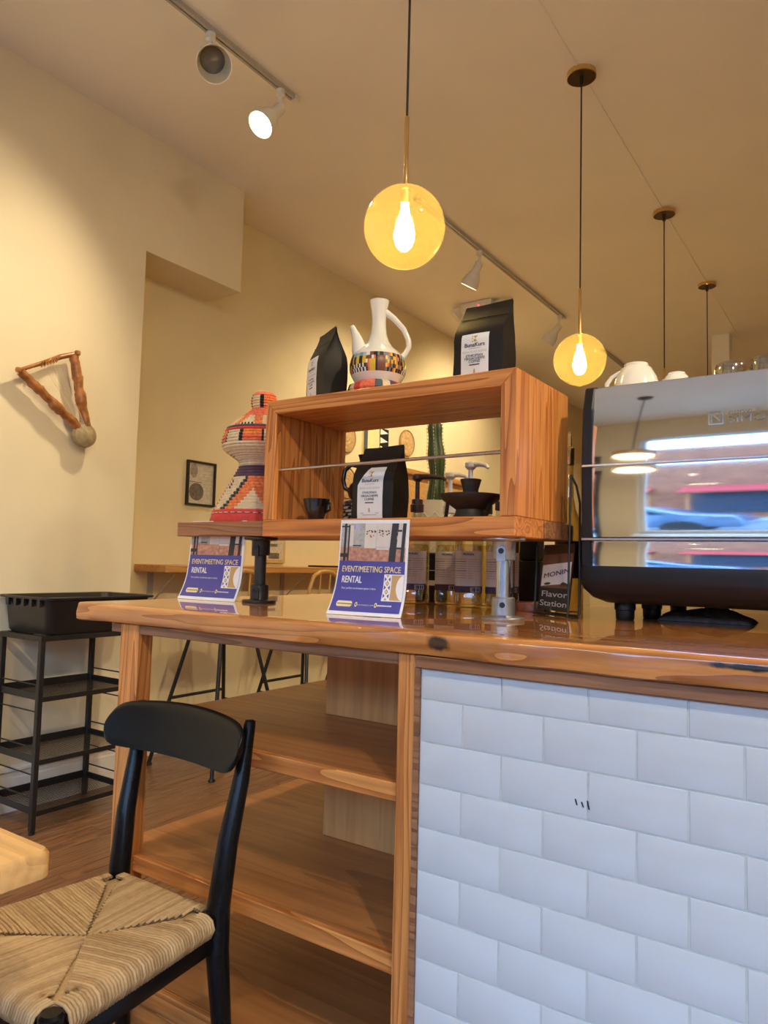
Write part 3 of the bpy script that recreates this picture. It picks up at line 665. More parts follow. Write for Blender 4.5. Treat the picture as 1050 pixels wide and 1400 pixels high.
# ------------------------------------------------------------------ things inside the box shelf
cx_ = onY(432, 707, 1.50)
cup = thing('clay_cup', 'small black clay cup inside the box shelf by its side panel', 'cup', (cx_.x, 1.50, BZ1))
obj('bowl', MB().lathe([(0, 0.0), (0.019, 0), (0.021, 0.004), (0.024, 0.016), (0.031, 0.034), (0.034, 0.050), (0.036, 0.058), (0.034, 0.0585), (0.031, 0.050), (0.026, 0.03), (0.0, 0.02)], 36, (cx_.x, 1.50, BZ1)), 'blackgloss', cup, smooth=True)
obj('handle', MB().tube([Vector((cx_.x, 1.5, BZ1)) + Vector((.87, .2, 0)) * r + Vector((0, 0, z)) for r, z in ((.033, .05), (.045, .046), (.046, .03), (.028, .022))], .0035, 8), 'blackgloss', cup, smooth=True)
bz_ = Vector((-0.803, 1.545, BZ1))
brz = thing('clay_brazier', 'black clay incense dish with a small cup on top inside the box shelf', 'clay dish', bz_)
obj('dish', MB().lathe([(0, 0), (0.040, 0.0), (0.043, 0.004), (0.036, 0.016), (0.034, 0.024), (0.045, 0.032), (0.066, 0.046), (0.073, 0.056), (0.0735, 0.060), (0.068, 0.060), (0.055, 0.052), (0.02, 0.046), (0, 0.046)], 48, bz_), 'clay', brz, smooth=True)
obj('censer_cup', MB().lathe([(0, 0.047), (0.018, 0.047), (0.019, 0.060), (0.0185, 0.072), (0.022, 0.084), (0.0255, 0.096), (0.024, 0.097), (0.019, 0.086), (0, 0.08)], 36, bz_), 'clay', brz, smooth=True)
for a in (-.5, 1.2, 3.4):
    obj('strut', MB().bar(bz_ + Vector((.060 * math.cos(a), .060 * math.sin(a), .004)), bz_ + Vector((.055 * math.cos(a + .5), .055 * math.sin(a + .5), .044)), .008, .008), 'clay', brz)
jx = onY(478, 700, 1.655)
jb = thing('black_clay_pot', 'black clay coffee pot half hidden behind the coffee bag in the box shelf', 'coffee pot', (jx.x + .052, 1.655, BZ1 + .062))
J = Vector((jx.x + .052, 1.655, BZ1 + .062))
obj('pot_body', MB().lathe([(0, -.004), (.03, -.002), (.045, .012), (.050, .028), (.044, .046), (.026, .064), (.016, .084), (.015, .106), (.019, .124), (.0225, .132), (.019, .132), (.012, .11)], 40, J), 'blackgloss', jb, smooth=True)
obj('handle', MB().tube([J + Vector((-.83, -.5, 0)) * r + Vector((0, 0, z)) for r, z in ((.016, .100), (.042, .104), (.060, .088), (.064, .060), (.058, .038), (.042, .030))], .0062, 10), 'blackgloss', jb, smooth=True)
jr = thing('striped_coil_stand', 'dark and cream coiled stand under the black clay pot', 'ring stand', (J.x, J.y, BZ1))
obj('coil', MB().lathe(coil([(0.058, 0.0), (0.058, 0.056), (0.044, 0.062), (0.030, 0.052), (0.03, 0.02)], 0.009), 64, (J.x, J.y, BZ1), matf=lambda i, j: 2 if i > 20 and j % 3 else (1 if (i // 4 + j // 2) % 3 == 0 or i % 4 == 0 else 0)), ['straw', 'black', 'purple'], jr, smooth=True, flat_angle=80)

# ------------------------------------------------------------------ posters
def make_poster(label, pl_, pr_, zt, hpx):
    a, b = Vector(pl_), Vector(pr_); d = (b - a); w = d.length; d.normalize(); n = Vector((d.y, -d.x, 0))   # n faces the room
    t = thing('event_poster', label, 'poster', (a.x + b.x) / 2 and ((a.x + b.x) / 2, (a.y + b.y) / 2, T), 0, 'event posters on the worktop')
    H = zt - T; zb = T + 0.0012
    def fn(u, v, e=0.0):                     # u 0..1 across, v 0..1 up; leans back, foot curls to the room
        lean = -0.016 * v; curl = 0.020 * max(0, (.35 - v) / .35) ** 2; bow = 0.004 * math.sin(PI * u) * (1 - v * .4); sk = -0.012 * max(0, (.5 - v) / .5) * (1 - u)
        return a + d * (u * w + sk) + n * (lean + curl + bow + e) + Vector((0, 0, zb - T + v * H))
    sheet = obj('sheet', MB().grid(lambda u, v: fn(u, v), 14, 24).grid(lambda u, v: fn(u, v, -.0009), 14, 24, flip=True), 'white', t, smooth=True)
    def region(mb, u0, u1, v0, v1, mi, e, nu=8, nv=8): mb.grid(lambda p, q: fn(u0 + (u1 - u0) * p, v0 + (v1 - v0) * q, e), nu, nv, mi)
    E1, E2, E3 = .0006, .0010, .0014
    ph = MB(); U0, U1, V0, V1 = .025, .965, .562, .962
    def pr(x0, x1, y0, y1, mi, e=E2, sl=0.0):
        mk = lambda x, y: fn(U0 + (U1 - U0) * x, V0 + (V1 - V0) * y, e); mb = ph
        mb.grid(lambda p, q: mk(x0 + (x1 - x0) * p + sl * q, y0 + (y1 - y0) * q), 3, 5, mi)
    region(ph, U0, U1, V0, V1, 1, E1, 12, 10)
    pr(0, 1, 0, .36, 0); pr(0, .38, .36, 1, 2); pr(.38, .56, .34, .97, 1, E3); pr(.57, .76, .30, .93, 1, E3); pr(.565, .57, .34, .95, 2, E3)
    pr(.14, .2, .4, .95, 1, E3); pr(.22, .29, .8, .98, 3, E3); pr(.2, .33, .36, .42, 4, E3); pr(.2, .33, .37, .385, 1, .0018); pr(.3, .345, .45, .8, 2, .0018)
    pr(.05, .085, 0, 1, 4, E3); pr(.115, .14, 0, .96, 4, E3); pr(.0, .14, .9, .94, 4, E3); pr(0, .14, .1, .2, 4, .0018, .0)
    pr(.76, .86, 0, 1, 4, E3, .03); pr(.93, .98, 0, 1, 4, E3, .02); pr(.87, .94, .78, .83, 4, .0018); pr(.87, .94, .33, .37, 4, .0018); pr(.87, .93, .4, .78, 1, E3)
    vr = random.Random(5)
    for side, c_ in ((0, .46), (1, .67)):    # branch-like wall decoration in the printed photo
        for k in range(11):
            x = c_ + vr.uniform(-.07, .07); y = .62 + vr.uniform(0, .18); pr(x, x + .022, y, y + .034, 4 if y > .68 else 0, .0018, vr.uniform(-.02, .02))
    pr(.56, .76, .36, .38, 3, .0018, .0)
    obj('printed_photo', ph, ['ph_floor', 'ph_wall', 'ph_grey', 'lilac', 'ph_dark'], sheet, smooth=True)
    bp_ = MB(); region(bp_, .02, .97, .035, .562, 0, E1, 12, 16); obj('printed_panel', bp_, 'blue', sheet, smooth=True)
    A = w / H
    tx = MB(); tf = lambda u, v: fn(u, v, E2)
    def text(s_, u, v, hgt, mi, bold=0.0, wid=None, align='LEFT'):
        vs_, fs = text2d(s_, 1.0, 'LEFT', bold); xm = max(p[0] for p in vs_)
        sx = (wid / xm) if wid else hgt * 1.4 / A
        tx.add([tf(u + x * sx, v + y * hgt * 1.38) for x, y in vs_], fs, mi)
    text('EVENT/MEETING SPACE', .070, .447, .064, 0, .020, .85); text('RENTAL', .09, .333, .072, 1, .03, .30)
    text('Your perfect work/event space is here.', .105, .265, .022, 1, 0.0, .50)
    text('www.bunakurs.com', .395, .100, .018, 1, 0.006, .22)
    for k in range(12): tx.quad(*[tf(.67 + k * .0155 + q * .011, .1005 + s_ * .013) for q, s_ in ((0, 0), (1, 0), (1, 1), (0, 1))], 1)
    def blob(cu, cv, ru, rv, mi, e):
        tx.add([fn(cu + ru * math.cos(k * PI / 10), cv + rv * math.sin(k * PI / 10), e) for k in range(20)], [tuple(range(20))], mi)
    for k in range(9): blob(.125 + k * .021, .112, .030 / 1.0, .030, 0, E2 + k * .00001)
    for k in range(13): tx.quad(*[fn(.115 + k * .016 + q * .012, .107 + s_ * .010, .0016) for q, s_ in ((0, 0), (1, 0), (1, 1), (0, 1))], 3)
    for cu in (.378, .645): blob(cu, .110, .018, .024, 0, E2); blob(cu, .110, .009, .012, 3, E3)
    # emblem: lattice strip and K-shaped block on a white ground
    def poly(pts, mi, e): tx.add([fn(u, v, e) for u, v in pts], [tuple(range(len(pts)))], mi)
    region(tx, .70, .968, .155, .43, 1, E2, 4, 4)
    ku0, ku1, kv0, kv1 = .806, .968, .165, .422; vm = (kv0 + kv1) / 2
    cur = [(ku1 - .012 - .085 * math.sin(PI * .5 * k / 6), kv0 + (vm - kv0) * (1 - math.cos(PI * .5 * k / 6)) ** .8) for k in range(7)]
    cur2 = [(u, 2 * vm - v) for u, v in cur[::-1]]
    tx.add([fn(ku0, v, E3) for u, v in cur] + [fn(u, v, E3) for u, v in cur], [(k, k + 7, k + 8, k + 1) for k in range(6)], 2)
    tx.add([fn(ku0, v, E3) for u, v in cur2] + [fn(u, v, E3) for u, v in cur2], [(k, k + 7, k + 8, k + 1) for k in range(6)], 2)
    u0, u1 = .712, .790; um = (u0 + u1) / 2; hh = (kv1 - kv0) / 5
    for k in range(5):
        v0 = kv0 + k * hh; v1 = v0 + hh; vmid = (v0 + v1) / 2
    g = .012
    for k in range(3):
        v0 = kv0 + k * (kv1 - kv0) / 3; v1 = v0 + (kv1 - kv0) / 3; c_ = (v0 + v1) / 2
        poly([(u0, v0 + g * 1.6), (u0, v1 - g * 1.6), (um - g, c_)], 4, E3); poly([(u1, v0 + g * 1.6), (um + g, c_), (u1, v1 - g * 1.6)], 4, E3)
        if k < 2: poly([(um - .024, v1), (um, v1 - .03), (um + .024, v1), (um, v1 + .03)], 2, E3); poly([(um - .009, v1), (um, v1 - .011), (um + .009, v1), (um, v1 + .011)], 1, .0018)
    poly([(um - .02, kv0), (um + .02, kv0), (um, kv0 + .026)], 2, E3); poly([(um - .02, kv1), (um, kv1 - .026), (um + .02, kv1)], 2, E3)
    obj('printed_lettering', tx, ['cream', 'white', 'tan', 'navy', 'blue'], sheet)
    # clear acrylic holder behind the sheet
    hold = MB(); hold.grid(lambda u, v: fn(-.01 + 1.04 * u, v * 1.0, -.0025), 8, 10)
    foot = MB(); foot.quad(*[a + d * (q * w) + n * s_ + Vector((0, 0, zb - T)) for q, s_ in ((0, -.004), (1, -.004), (1, -.06), (0, -.06))])
    obj('clear_holder', hold, 'glass', t, smooth=True); obj('holder_foot', foot, 'glass', t)
    return t
pa, pb = onZ(257, 818, T), onZ(331, 823, T)
make_poster('blue event poster standing in front of the dark iron pipe leg', (pa.x, pa.y - .01, T), (pb.x, pb.y - .01, T), onY(330, 712, (pa.y + pb.y) / 2).z, 0)
pa, pb = onZ(458, 839, T), onZ(553, 845, T)
make_poster('blue event poster standing between the two pipe legs near the worktop edge', (pa.x, pa.y, T), (pb.x, pb.y, T), onY(505, 711, (pa.y + pb.y) / 2).z, 0)

# ------------------------------------------------------------------ bottles on the worktop
def rrect(cx, cy, w, d, r, z, n=4):
    pts = []
    for sx, sy, a0 in ((1, -1, -PI / 2), (1, 1, 0), (-1, 1, PI / 2), (-1, -1, PI)):
        for k in range(n + 1):
            a = a0 + PI / 2 * k / n; pts.append(Vector((cx + sx * (w / 2 - r) + r * math.cos(a), cy + sy * (d / 2 - r) + r * math.sin(a), z)))
    return pts
def bottle_part(t, w, h, glass='bottle', liquid='syrup', fill=.62):
    rg = lambda w_, z, r: rrect(0, 0, w_, w_, min(r, w_ / 2 - .0005), z)
    R_ = [rg(w * .8, 0, .02), rg(w * .96, .004, .022), rg(w, .016, .022), rg(w, .030, .022), rg(w * .97, .034, .022), rg(w * .97, h * .56, .022), rg(w, h * .575, .024), rg(w, h * .66, .026), rg(w * .9, h * .73, .03), rg(w * .62, h * .80, .024), rg(w * .42, h * .86, .016), rg(w * .38, h * .96, .0147), rg(w * .38, h, .0147)]
    g = obj('glass', MB().loft(R_, cap0=True), glass, t, local=True, smooth=True, flat_angle=60)
    if liquid: obj('syrup', MB().loft([rg(w * .86, .008, .018), rg(w * .88, h * fill, .018)], cap0=True, cap1=True), liquid, t, local=True)
    return g
def wrap_label(t, w, z0, z1, mats, style=0):
    hw = w * .97 / 2 + .0008; r = .0225
    def fn(s_, z, e=0.0):                    # s_: arc position across the front face, bent round the corners
        x = max(-hw + r, min(hw - r, s_)); o_ = s_ - x; a = abs(o_) / r; sg = 1 if o_ > 0 else -1
        R1 = r + e
        return Vector((x + sg * R1 * math.sin(min(a, PI / 2)), -hw + r - R1 * math.cos(min(a, PI / 2)), z))
    W = hw - r + r * 1.2
    lb = obj('label', MB().grid(lambda u, v: fn(-W + 2 * W * u, z0 + (z1 - z0) * v), 16, 3), mats[0], t, local=True, smooth=True)
    pm = MB(); e = lambda s_, z: fn(s_, z, .0006); H = z1 - z0
    def bar(a, b, c, d_, mi): pm.grid(lambda u, v: e(a + (b - a) * u, c + (d_ - c) * v), 10, 1, mi)
    bar(-W, W, z0, z0 + H * .16, 0)
    bar(W * .15, W * .82, z0 + H * .02, z0 + H * .13, 1)
    for k in range(9): pm.grid(lambda u, v, k=k: fn(W * (.2 + k * .066) + W * .03 * (1 + k % 2) * u, z0 + H * (.03 + .09 * v), .0010), 1, 1, 2)
    put_text(pm, e, 'MONIN', 0, z0 + H * .90, .009, 'CENTER', .0002, mi=2)
    for k in range(9):
        zz = z0 + H * (.80 - k * .056); mi = 2 if k in (1, 5) else 3
        bar(-W * .9, -W * .12, zz, zz + .0013, mi); bar(-W * .02, W * (.9 if k < 6 else .3), zz, zz + .0011, 3)
    obj('label_print', pm, ['purple', 'white', 'black', 'greytext'], lb, local=True, smooth=True)
def pump(t, h, mat, spout_dir, up_=.085, reach=.05):
    obj('pump_collar', MB().lathe([(.0175, h - .012), (.0205, h - .012), (.0205, h + .010), (.0175, h + .012), (.0165, h + .026), (.008, h + .028)], 24), mat, t, local=True, smooth=True)
    obj('pump_stem', MB().lathe([(.0072, h + .02), (.0066, h + up_)], 14), mat, t, local=True, smooth=True)
    hd = MB().lathe([(0, h + up_ + .015), (.013, h + up_ + .015), (.0165, h + up_ + .011), (.0165, h + up_), (.012, h + up_ - .005), (.0075, h + up_ - .008)][::-1], 20)
    d = Vector((math.cos(spout_dir), math.sin(spout_dir), 0)); z = h + up_ + .007
    hd.tube([d * .004 + Vector((0, 0, z)), d * (reach * .6) + Vector((0, 0, z - .001)), d * reach + Vector((0, 0, z - .006)), d * (reach + .008) + Vector((0, 0, z - .014))], [.009, .0075, .006, .0045], 10)
    obj('pump_head', hd, mat, t, local=True, smooth=True)
def syrup_bottle(label, loc, rz, w=.078, h=.285, lab=True, pm=None, sd=0.0, up_=.085, glass='bottle', liquid='syrup', cap='blackplastic', labmat='labelgrey', reach=.05):
    t = thing('syrup_bottle', label, 'bottle', loc, rz, 'syrup bottles behind the box shelf')
    bottle_part(t, w, h, glass, liquid)
    if lab: wrap_label(t, w, .042, h * .55, [labmat])
    if pm: pump(t, h, pm, sd - rz, up_, reach)
    elif cap: obj('cap', MB().lathe([(0, h + .012), (.0165, h + .012), (.0175, h + .01), (.0175, h - .012)][::-1], 24), cap, t, local=True, smooth=True)
    return t
def atY(xp, Yv, yp=800): return onY(xp, yp, Yv).x
YB = 1.845
syrup_bottle('clear syrup bottle with white pump between the dark carton and barcoded bottle', (atY(613, YB + .085), YB + .085, T), .35, pm='whiteplastic', sd=.2, up_=.098)
syrup_bottle('clear syrup bottle with pale barcode label and white pump next to the shiny pipe leg', (atY(641, YB), YB, T), .42, pm='whiteplastic', sd=-.1, up_=.112)
syrup_bottle('syrup bottle with pale label right behind the shiny pipe leg', (atY(684, YB + .02), YB + .02, T), .3)
syrup_bottle('unlabelled pale yellow syrup bottle in the second row behind the labelled ones', (atY(664, YB + .13), YB + .13, T), .3, lab=False)
syrup_bottle('syrup bottle with brown pump half hidden behind the event poster', (atY(568, YB + .02), YB + .02, T), .3, pm='brownplastic', sd=.15, up_=.088, reach=.082)
dk = thing('dark_carton', 'dark carton with black label beside the brown pump bottle', 'carton', (atY(590, YB + .18), YB + .18, T), .3)
obj('carton_body', MB().box(-.045, .045, -.035, .035, 0, .155), 'greyplastic', dk, local=True, bevel=.004)
lb_ = obj('label', MB().box(-.036, .034, -.0358, -.035, .045, .135), 'black', dk, local=True)
obj('label_print', MB().box(-.026, .022, -.0364, -.0359, .052, .068).box(-.026, .0, -.0364, -.0359, .112, .115).box(-.026, .02, -.0364, -.0359, .098, .100), 'labelgrey', lb_, local=True)
# amber bottle and copper tin near the sign
syrup_bottle('brown syrup bottle behind the flavor sign rack', (atY(697, YB + .11), YB + .11, T), .2, w=.06, liquid=None, glass='goldglass')
bx_ = onZ(716, 838, T)
single('copper_tin', MB().lathe([(0, 0), (.045, 0), (.046, .002), (.046, .022), (.043, .024), (.0, .024)], 32, (atY(728, 1.86), 1.86, T)), 'copper', 'low copper tin on the worktop behind the flavor sign', 'tin', smooth=True)
bkx = atY(722, 2.05)
bk = thing('black_dispenser', 'matte black box dispenser standing behind the flavor sign', 'dispenser', (bkx, 2.06, T))
obj('housing', MB().box(bkx - .05, bkx + .05, 2.02, 2.10, T, T + .135), 'blackplastic', bk, bevel=.006, segs=2)
obj('lid', MB().box(bkx - .035, bkx + .035, 2.03, 2.09, T + .1355, T + .20), 'greyplastic', bk, bevel=.005)
# tall gold-necked bottle between shelf and machine
gp = onY(779, 640, 1.93)
gb = thing('liqueur_bottle', 'tall clear bottle with a gold neck between the box shelf and espresso machine', 'bottle', (gp.x, 1.93, T))
obj('glass', MB().lathe([(0, 0), (.036, 0), (.038, .004), (.038, .20), (.034, .235), (.018, .275), (.0115, .31), (.0105, .40), (.0105, .42)], 32, (gp.x, 1.93, T)), 'goldglass', gb, smooth=True)
obj('pourer', MB().lathe([(.0118, .40), (.0125, .42), (.0125, .445), (.006, .45), (.004, .49), (0, .492)], 20, (gp.x, 1.93, T)), 'brass', gb, smooth=True)
lbm = obj('label', MB().lathe([(.0386, .09), (.0386, .19)], 32, (gp.x, 1.93, T)), 'black', gb, smooth=True)
# sign in wire rack
sa, sb = onZ(735, 840, T), onZ(777, 846, T)
sd_ = (sb - sa); sw = sd_.length; sd_.normalize(); sn = Vector((sd_.y, -sd_.x, 0))
sg = thing('flavor_sign', 'flavor station card with a bottle picture in a black wire rack', 'sign', tuple((sa + sb) / 2))
def sfn(u, v, e=0.0): return sa + sd_ * (u * sw) + sn * (e - .018 * v) + Vector((0, 0, .014 + v * .160))
card = obj('card', MB().grid(lambda u, v: sfn(u, v), 2, 2).grid(lambda u, v: sfn(u, v, -.0015), 2, 2, flip=True), 'black', sg)
cpnt = MB()
def sreg(u0, u1, v0, v1, mi, e, sk=0): cpnt.grid(lambda p, q: sfn(u0 + (u1 - u0) * p, v0 + (v1 - v0) * q + sk * p, e), 2, 2, mi)
sreg(0.02, .98, .34, 1.0, 0, .0006); sreg(.04, .96, .36, .68, 1, .001, .06); sreg(.02, .98, .84, .98, 3, .001, .03)
for s_, v in (('Flavor', .205), ('Station', .065)):
    vs_, fs = text2d(s_, 1.0, 'CENTER', .012); xm = max(p[0] for p in vs_); cpnt.add([sfn(.5 + x * .43 / xm, v + y * .125, .001) for x, y in vs_], fs, 1)
vs_, fs = text2d('MONIN', 1.0, 'CENTER', .014); xm = max(p[0] for p in vs_)
cpnt.add([sfn(.52 + x * .40 / xm, .53 + y * .10 + x * .03, .0016) for x, y in vs_], fs, 2)
for c_, r_, a in ((.25, .11, .2), (.72, .10, .9), (.86, .10, -.6), (.78, .08, -1.3)):
    cpnt.add([sfn(c_ + r_ * (math.cos(t) * math.cos(a) - .4 * math.sin(t) * math.sin(a)), .40 + r_ * .45 * (math.cos(t) * math.sin(a) + .4 * math.sin(t) * math.cos(a)), .0016) for t in [k * PI / 6 for k in range(12)]], [tuple(range(12))], 4)
obj('card_print', cpnt, ['brown', 'white', 'purple', 'bronze', 'cactus'], card)
wr = MB(); rw = .0028
def sp_(u, n_, z): return sa + sd_ * (u * sw) + sn * n_ + Vector((0, 0, z))
for u, zt_ in ((-.03, .172), (1.05, .335)):
    wr.tube([sp_(u, .0, zt_), sp_(u, .006, .012), sp_(u, .010, .004), sp_(u, -.004, rw), sp_(u, -.022, rw), sp_(u, -.025, .02), sp_(u, -.025, .15)], rw, 8)
wr.tube([sp_(-.03, .008, .006), sp_(1.05, .008, .006)], rw, 8).tube([sp_(-.03, -.022, .006), sp_(1.05, -.022, .006)], rw, 8)
wr.tube([sp_(.5, -.022, .006), sp_(.5, .008, .006), sp_(.5, .004, .03)], rw * .8, 8).tube([sp_(1.05, 0, .335), sp_(1.05, -.015, .31), sp_(1.05, -.025, .27), sp_(1.05, -.025, .149)], rw, 8)
obj('wire_rack', wr, 'blackmetal', sg, smooth=True)

# ------------------------------------------------------------------ cactus in planter
kc = onY(595, 690, 2.14)
pt = thing('cactus_planter', 'tall cactus in a cream chevron planter seen through the box shelf', 'cactus', (kc.x, 2.14, T))
ph_ = onY(593, 686, 2.14).z - T
obj('planter', MB().lathe([(0, 0), (.055, 0), (.060, .006), (.078, ph_ - .01), (.080, ph_), (.074, ph_), (.070, ph_ - .02), (0, ph_ - .02)], 40, (kc.x, 2.14, T)), 'creampot', pt, smooth=True)
cv = MB()
for k in range(12):
    for z_ in (ph_ * .55, ph_ * .66, ph_ * .77, ph_ * .88):
        for s_ in (0, 1):
            a0 = 2 * PI * (k + s_ * .5) / 12; a1 = a0 + PI / 12
            r_ = lambda z: .060 + (.018) * z / ph_ + .0012
            za, zb_ = (z_, z_ - .022) if s_ == 0 else (z_ - .022, z_)
            cv.tube([(kc.x + r_(za) * math.cos(a0), 2.14 + r_(za) * math.sin(a0), T + za), (kc.x + r_(zb_) * math.cos(a1), 2.14 + r_(zb_) * math.sin(a1), T + zb_)], .0016, 5)
obj('chevron_relief', cv, 'creampot', pt)
ct = onY(597, 572, 2.14).z - T
rng = []
NC = 40
for k in range(26):
    q = k / 25; z = ph_ - .02 + (ct - ph_ + .02) * q
    r0 = (.027 + .003 * math.sin(q * 14)) * (1 - .1 * q) if q < .86 else .0245 * math.sqrt(max(.02, 1 - ((q - .86) / .14) ** 2))
    rng.append([Vector((kc.x + 1.0 * r0 * (1 + .28 * abs(math.cos(2.5 * t)) ** .7 - .2) * math.cos(t) + .006 * math.sin(q * 5), 2.14 + r0 * (1 + .28 * abs(math.cos(2.5 * t)) ** .7 - .2) * math.sin(t), T + z)) for t in [2 * PI * j / NC for j in range(NC)]])
stem = obj('cactus_stem', MB().loft(rng, cap1=True), 'cactus', pt, smooth=True, flat_angle=70)
ar = MB()
for k in range(2, 25):
    for j in range(5):
        t = 2 * PI * j / 5; jj = round(j * NC / 5) % NC; p = rng[k][jj]; c_ = Vector((kc.x, 2.14, p.z)); d = (p - c_).normalized()
        for s_ in range(3): ar.bar(p, p + d * .006 + Vector((0, 0, (s_ - 1) * .004)), .0016, .0016)
obj('areoles', ar, 'spine', stem, kind='stuff')

# ------------------------------------------------------------------ espresso machine
MY = 1.655; MXL, MXR = -0.572, 0.205
em = thing('espresso_machine', 'large polished steel and black espresso machine on the worktop', 'espresso machine', ((MXL + MXR) / 2, 1.93, T))
def panel_pts(z0, z1, t0, t1, ystart, n=14):     # tilt from t0 (bottom) to t1 (top), degrees back from vertical
    pts = []; y = ystart; dz = (z1 - z0) / n
    for k in range(n + 1):
        pts.append((y, z0 + k * dz)); y += math.tan(math.radians(t0 + (t1 - t0) * (k + .5) / n)) * dz
    return pts
def steel_panel(name, z0, z1, t0, t1, y0):
    pts = panel_pts(z0, z1, t0, t1, y0); mb = MB(); nx = 24
    def fn(u, v):
        k = v * (len(pts) - 1); y, z = pts[int(round(k))]; x = MXL + .024 + (MXR - MXL - .048) * u
        return Vector((x, y + .004 * (2 * u - 1) ** 4, z))
    mb.grid(fn, nx, len(pts) - 1); p = obj(name, mb, 'mirror', em, smooth=True, flat_angle=180); return p, pts
ztop, zm, zl, zb0 = 1.561, 1.376, 1.206, 1.146
up_p, upts = steel_panel('upper_panel', zm + .003, ztop, 1.0, 11.0, MY - .002)
steel_panel('middle_panel', zl + .006, zm - .001, -6.5, 3.5, MY + .004)
steel_panel('lower_panel', zb0, zl - .003, -2.0, 5.5, MY + .004)
for z in (zm + .001, zl + .0015): obj('steel_trim_strip', MB().box(MXL + .002, MXR - .002, MY - .006, MY + .02, z - .0035, z + .002), 'steel', em, bevel=.0008)
side = [(MY + .002, zb0 - .02), (MY - .003, zm), (MY + .004, ztop - .05), (MY + .022, ztop + .004), (MY + .06, ztop + .012), (2.20, ztop + .012), (2.22, zb0 - .02)]
for x0 in (MXL, MXR - .024): obj('side_cheek', MB().prism(side, 0, x0, x0 + .024), 'greyplastic', em, bevel=.003)
obj('inner_body', MB().box(MXL + .0245, MXR - .0245, MY + .045, 2.18, zb0 - .01, ztop - .012), 'greyplastic', em)
obj('top_tray', MB().box(MXL + .0245, MXR - .0245, MY + .034, 2.18, ztop - .011, ztop + .006), 'steel', em, bevel=.002)
bsn = []
for k, (ins, z, fr_) in enumerate(((.0, zb0 - .0005, .0), (.0, zb0 - .030, -.004), (.006, zb0 - .052, .004), (.022, zb0 - .072, .024), (.045, zb0 - .084, .055))):
    bsn.append(rrect((MXL + MXR) / 2, 1.93, MXR - MXL + .012 - 2 * ins, .57 - 2 * fr_, .03, z))
obj('base_pan', MB().loft(bsn[::-1], cap0=True, cap1=True), 'greyplastic', em, smooth=True, flat_angle=50)
for fx, fy in ((-.497, 1.745), (.13, 1.745), (-.465, 1.86), (-.46, 2.12), (.13, 2.12)):
    obj('foot', MB().lathe([(0, 0), (.019, 0), (.021, .003), (.0215, .022), (.024, .024), (.024, .055), (.022, .058)], 28, (fx, fy, T)), 'rubber', em, smooth=True)
# embossed maker's badge on the upper panel
def pfn(x, z, e=0.0):
    y = float(np.interp(z, [p[1] for p in upts], [p[0] for p in upts])); u = (x - MXL - .024) / (MXR - MXL - .048)
    return Vector((x, y + .004 * (2 * u - 1) ** 4 - .0009 - e, z))
b0 = onY(969, 582, MY + .008); b1 = onY(990, 560, MY + .008); bw = b1.x - b0.x; bh = bw * .98
em_ = MB(); x0, z0 = b0.x, b0.z
def eq(a, b, c, d): em_.add([pfn(x0 + p * bw, z0 + q * bh) for p, q in (a, b, c, d)], [(0, 1, 2, 3)])
lw = .10
eq((0, 0), (lw, 0), (lw, 1), (0, 1)); eq((1 - lw, 0), (1, 0), (1, 1), (1 - lw, 1)); eq((lw, 0), (1 - lw, 0), (1 - lw, lw), (lw, lw)); eq((lw, 1 - lw), (.8, 1 - lw), (.8, 1), (lw, 1))
eq((.16, .80), (.30, .80), (.84, .24), (.70, .24)); eq((.2, .16), (.28, .16), (.28, .62), (.2, .70)); eq((.72, .42), (.80, .34), (.80, .84), (.72, .84))
put_text(em_, lambda u, v: pfn(u, v), 'nuova', x0 + bw * 1.28, z0 + bh * .70, bh * .52, 'LEFT', .0, sx=1.35)
put_text(em_, lambda u, v: pfn(u, v), 'SIMONELLI', x0 + bw * 1.28, z0 + bh * .08, bh * .72, 'LEFT', .0001, sx=1.45)
obj('embossed_badge', em_, 'emboss', up_p)

# cups and glasses on the machine
TT = ztop + .0065
def cup_inv(label, x, y, s=1.0, ha=PI, group=None):
    t = thing('coffee_cup', label, 'cup', (x, y, TT), 0, group)
    obj('cup_bowl', MB().lathe([(.052 * s, .0), (.053 * s, .002), (.050 * s, .016 * s), (.043 * s, .042 * s), (.033 * s, .062 * s), (.026 * s, .067 * s), (.025 * s, .073 * s), (.0215 * s, .073 * s), (.0205 * s, .069 * s), (0, .069 * s)], 40, (x, y, TT)), 'porcelain', t, smooth=True)
    d = Vector((math.cos(ha), math.sin(ha), 0)); c = Vector((x, y, TT))
    obj('handle', MB().tube([c + d * r * s + Vector((0, 0, z * s)) for r, z in ((.034, .056), (.052, .046), (.062, .032), (.062, .018), (.049, .014))], .0052 * s, 10), 'porcelain', t, smooth=True)
cup_inv('largest upturned white cup with its handle out at the end of the espresso machine', atY(870, 1.83, 520), 1.83, 1.13, PI + .25, 'white cups on the espresso machine')
cup_inv('upturned white cup beside the largest one on the espresso machine', atY(925, 1.87, 510), 1.87, .80, PI, 'white cups on the espresso machine')
cup_inv('upturned white cup nearest the glasses on the espresso machine', atY(953, 1.99, 510), 1.99, .74, .6, 'white cups on the espresso machine')
def glass_inv(label, x, y):
    t = thing('drinking_glass', label, 'glass', (x, y, TT), 0, 'glasses on the espresso machine')
    h = .062
    obj('glass_wall', MB().lathe([(.036, 0), (.0365, .002), (.034, h * .7), (.031, h * .92), (.027, h), (0, h), (0, h - .006), (.029, h - .008), (.033, 0)], 32, (x, y, TT)), 'tumbler', t, smooth=True)
    for k in range(10):
        a = 2 * PI * k / 10
        obj('cut_facet', MB().bar((x + .0352 * math.cos(a), y + .0352 * math.sin(a), TT + h * .35), (x + .0318 * math.cos(a), y + .0318 * math.sin(a), TT + h * .9), .006, .0015), 'tumbler', t)
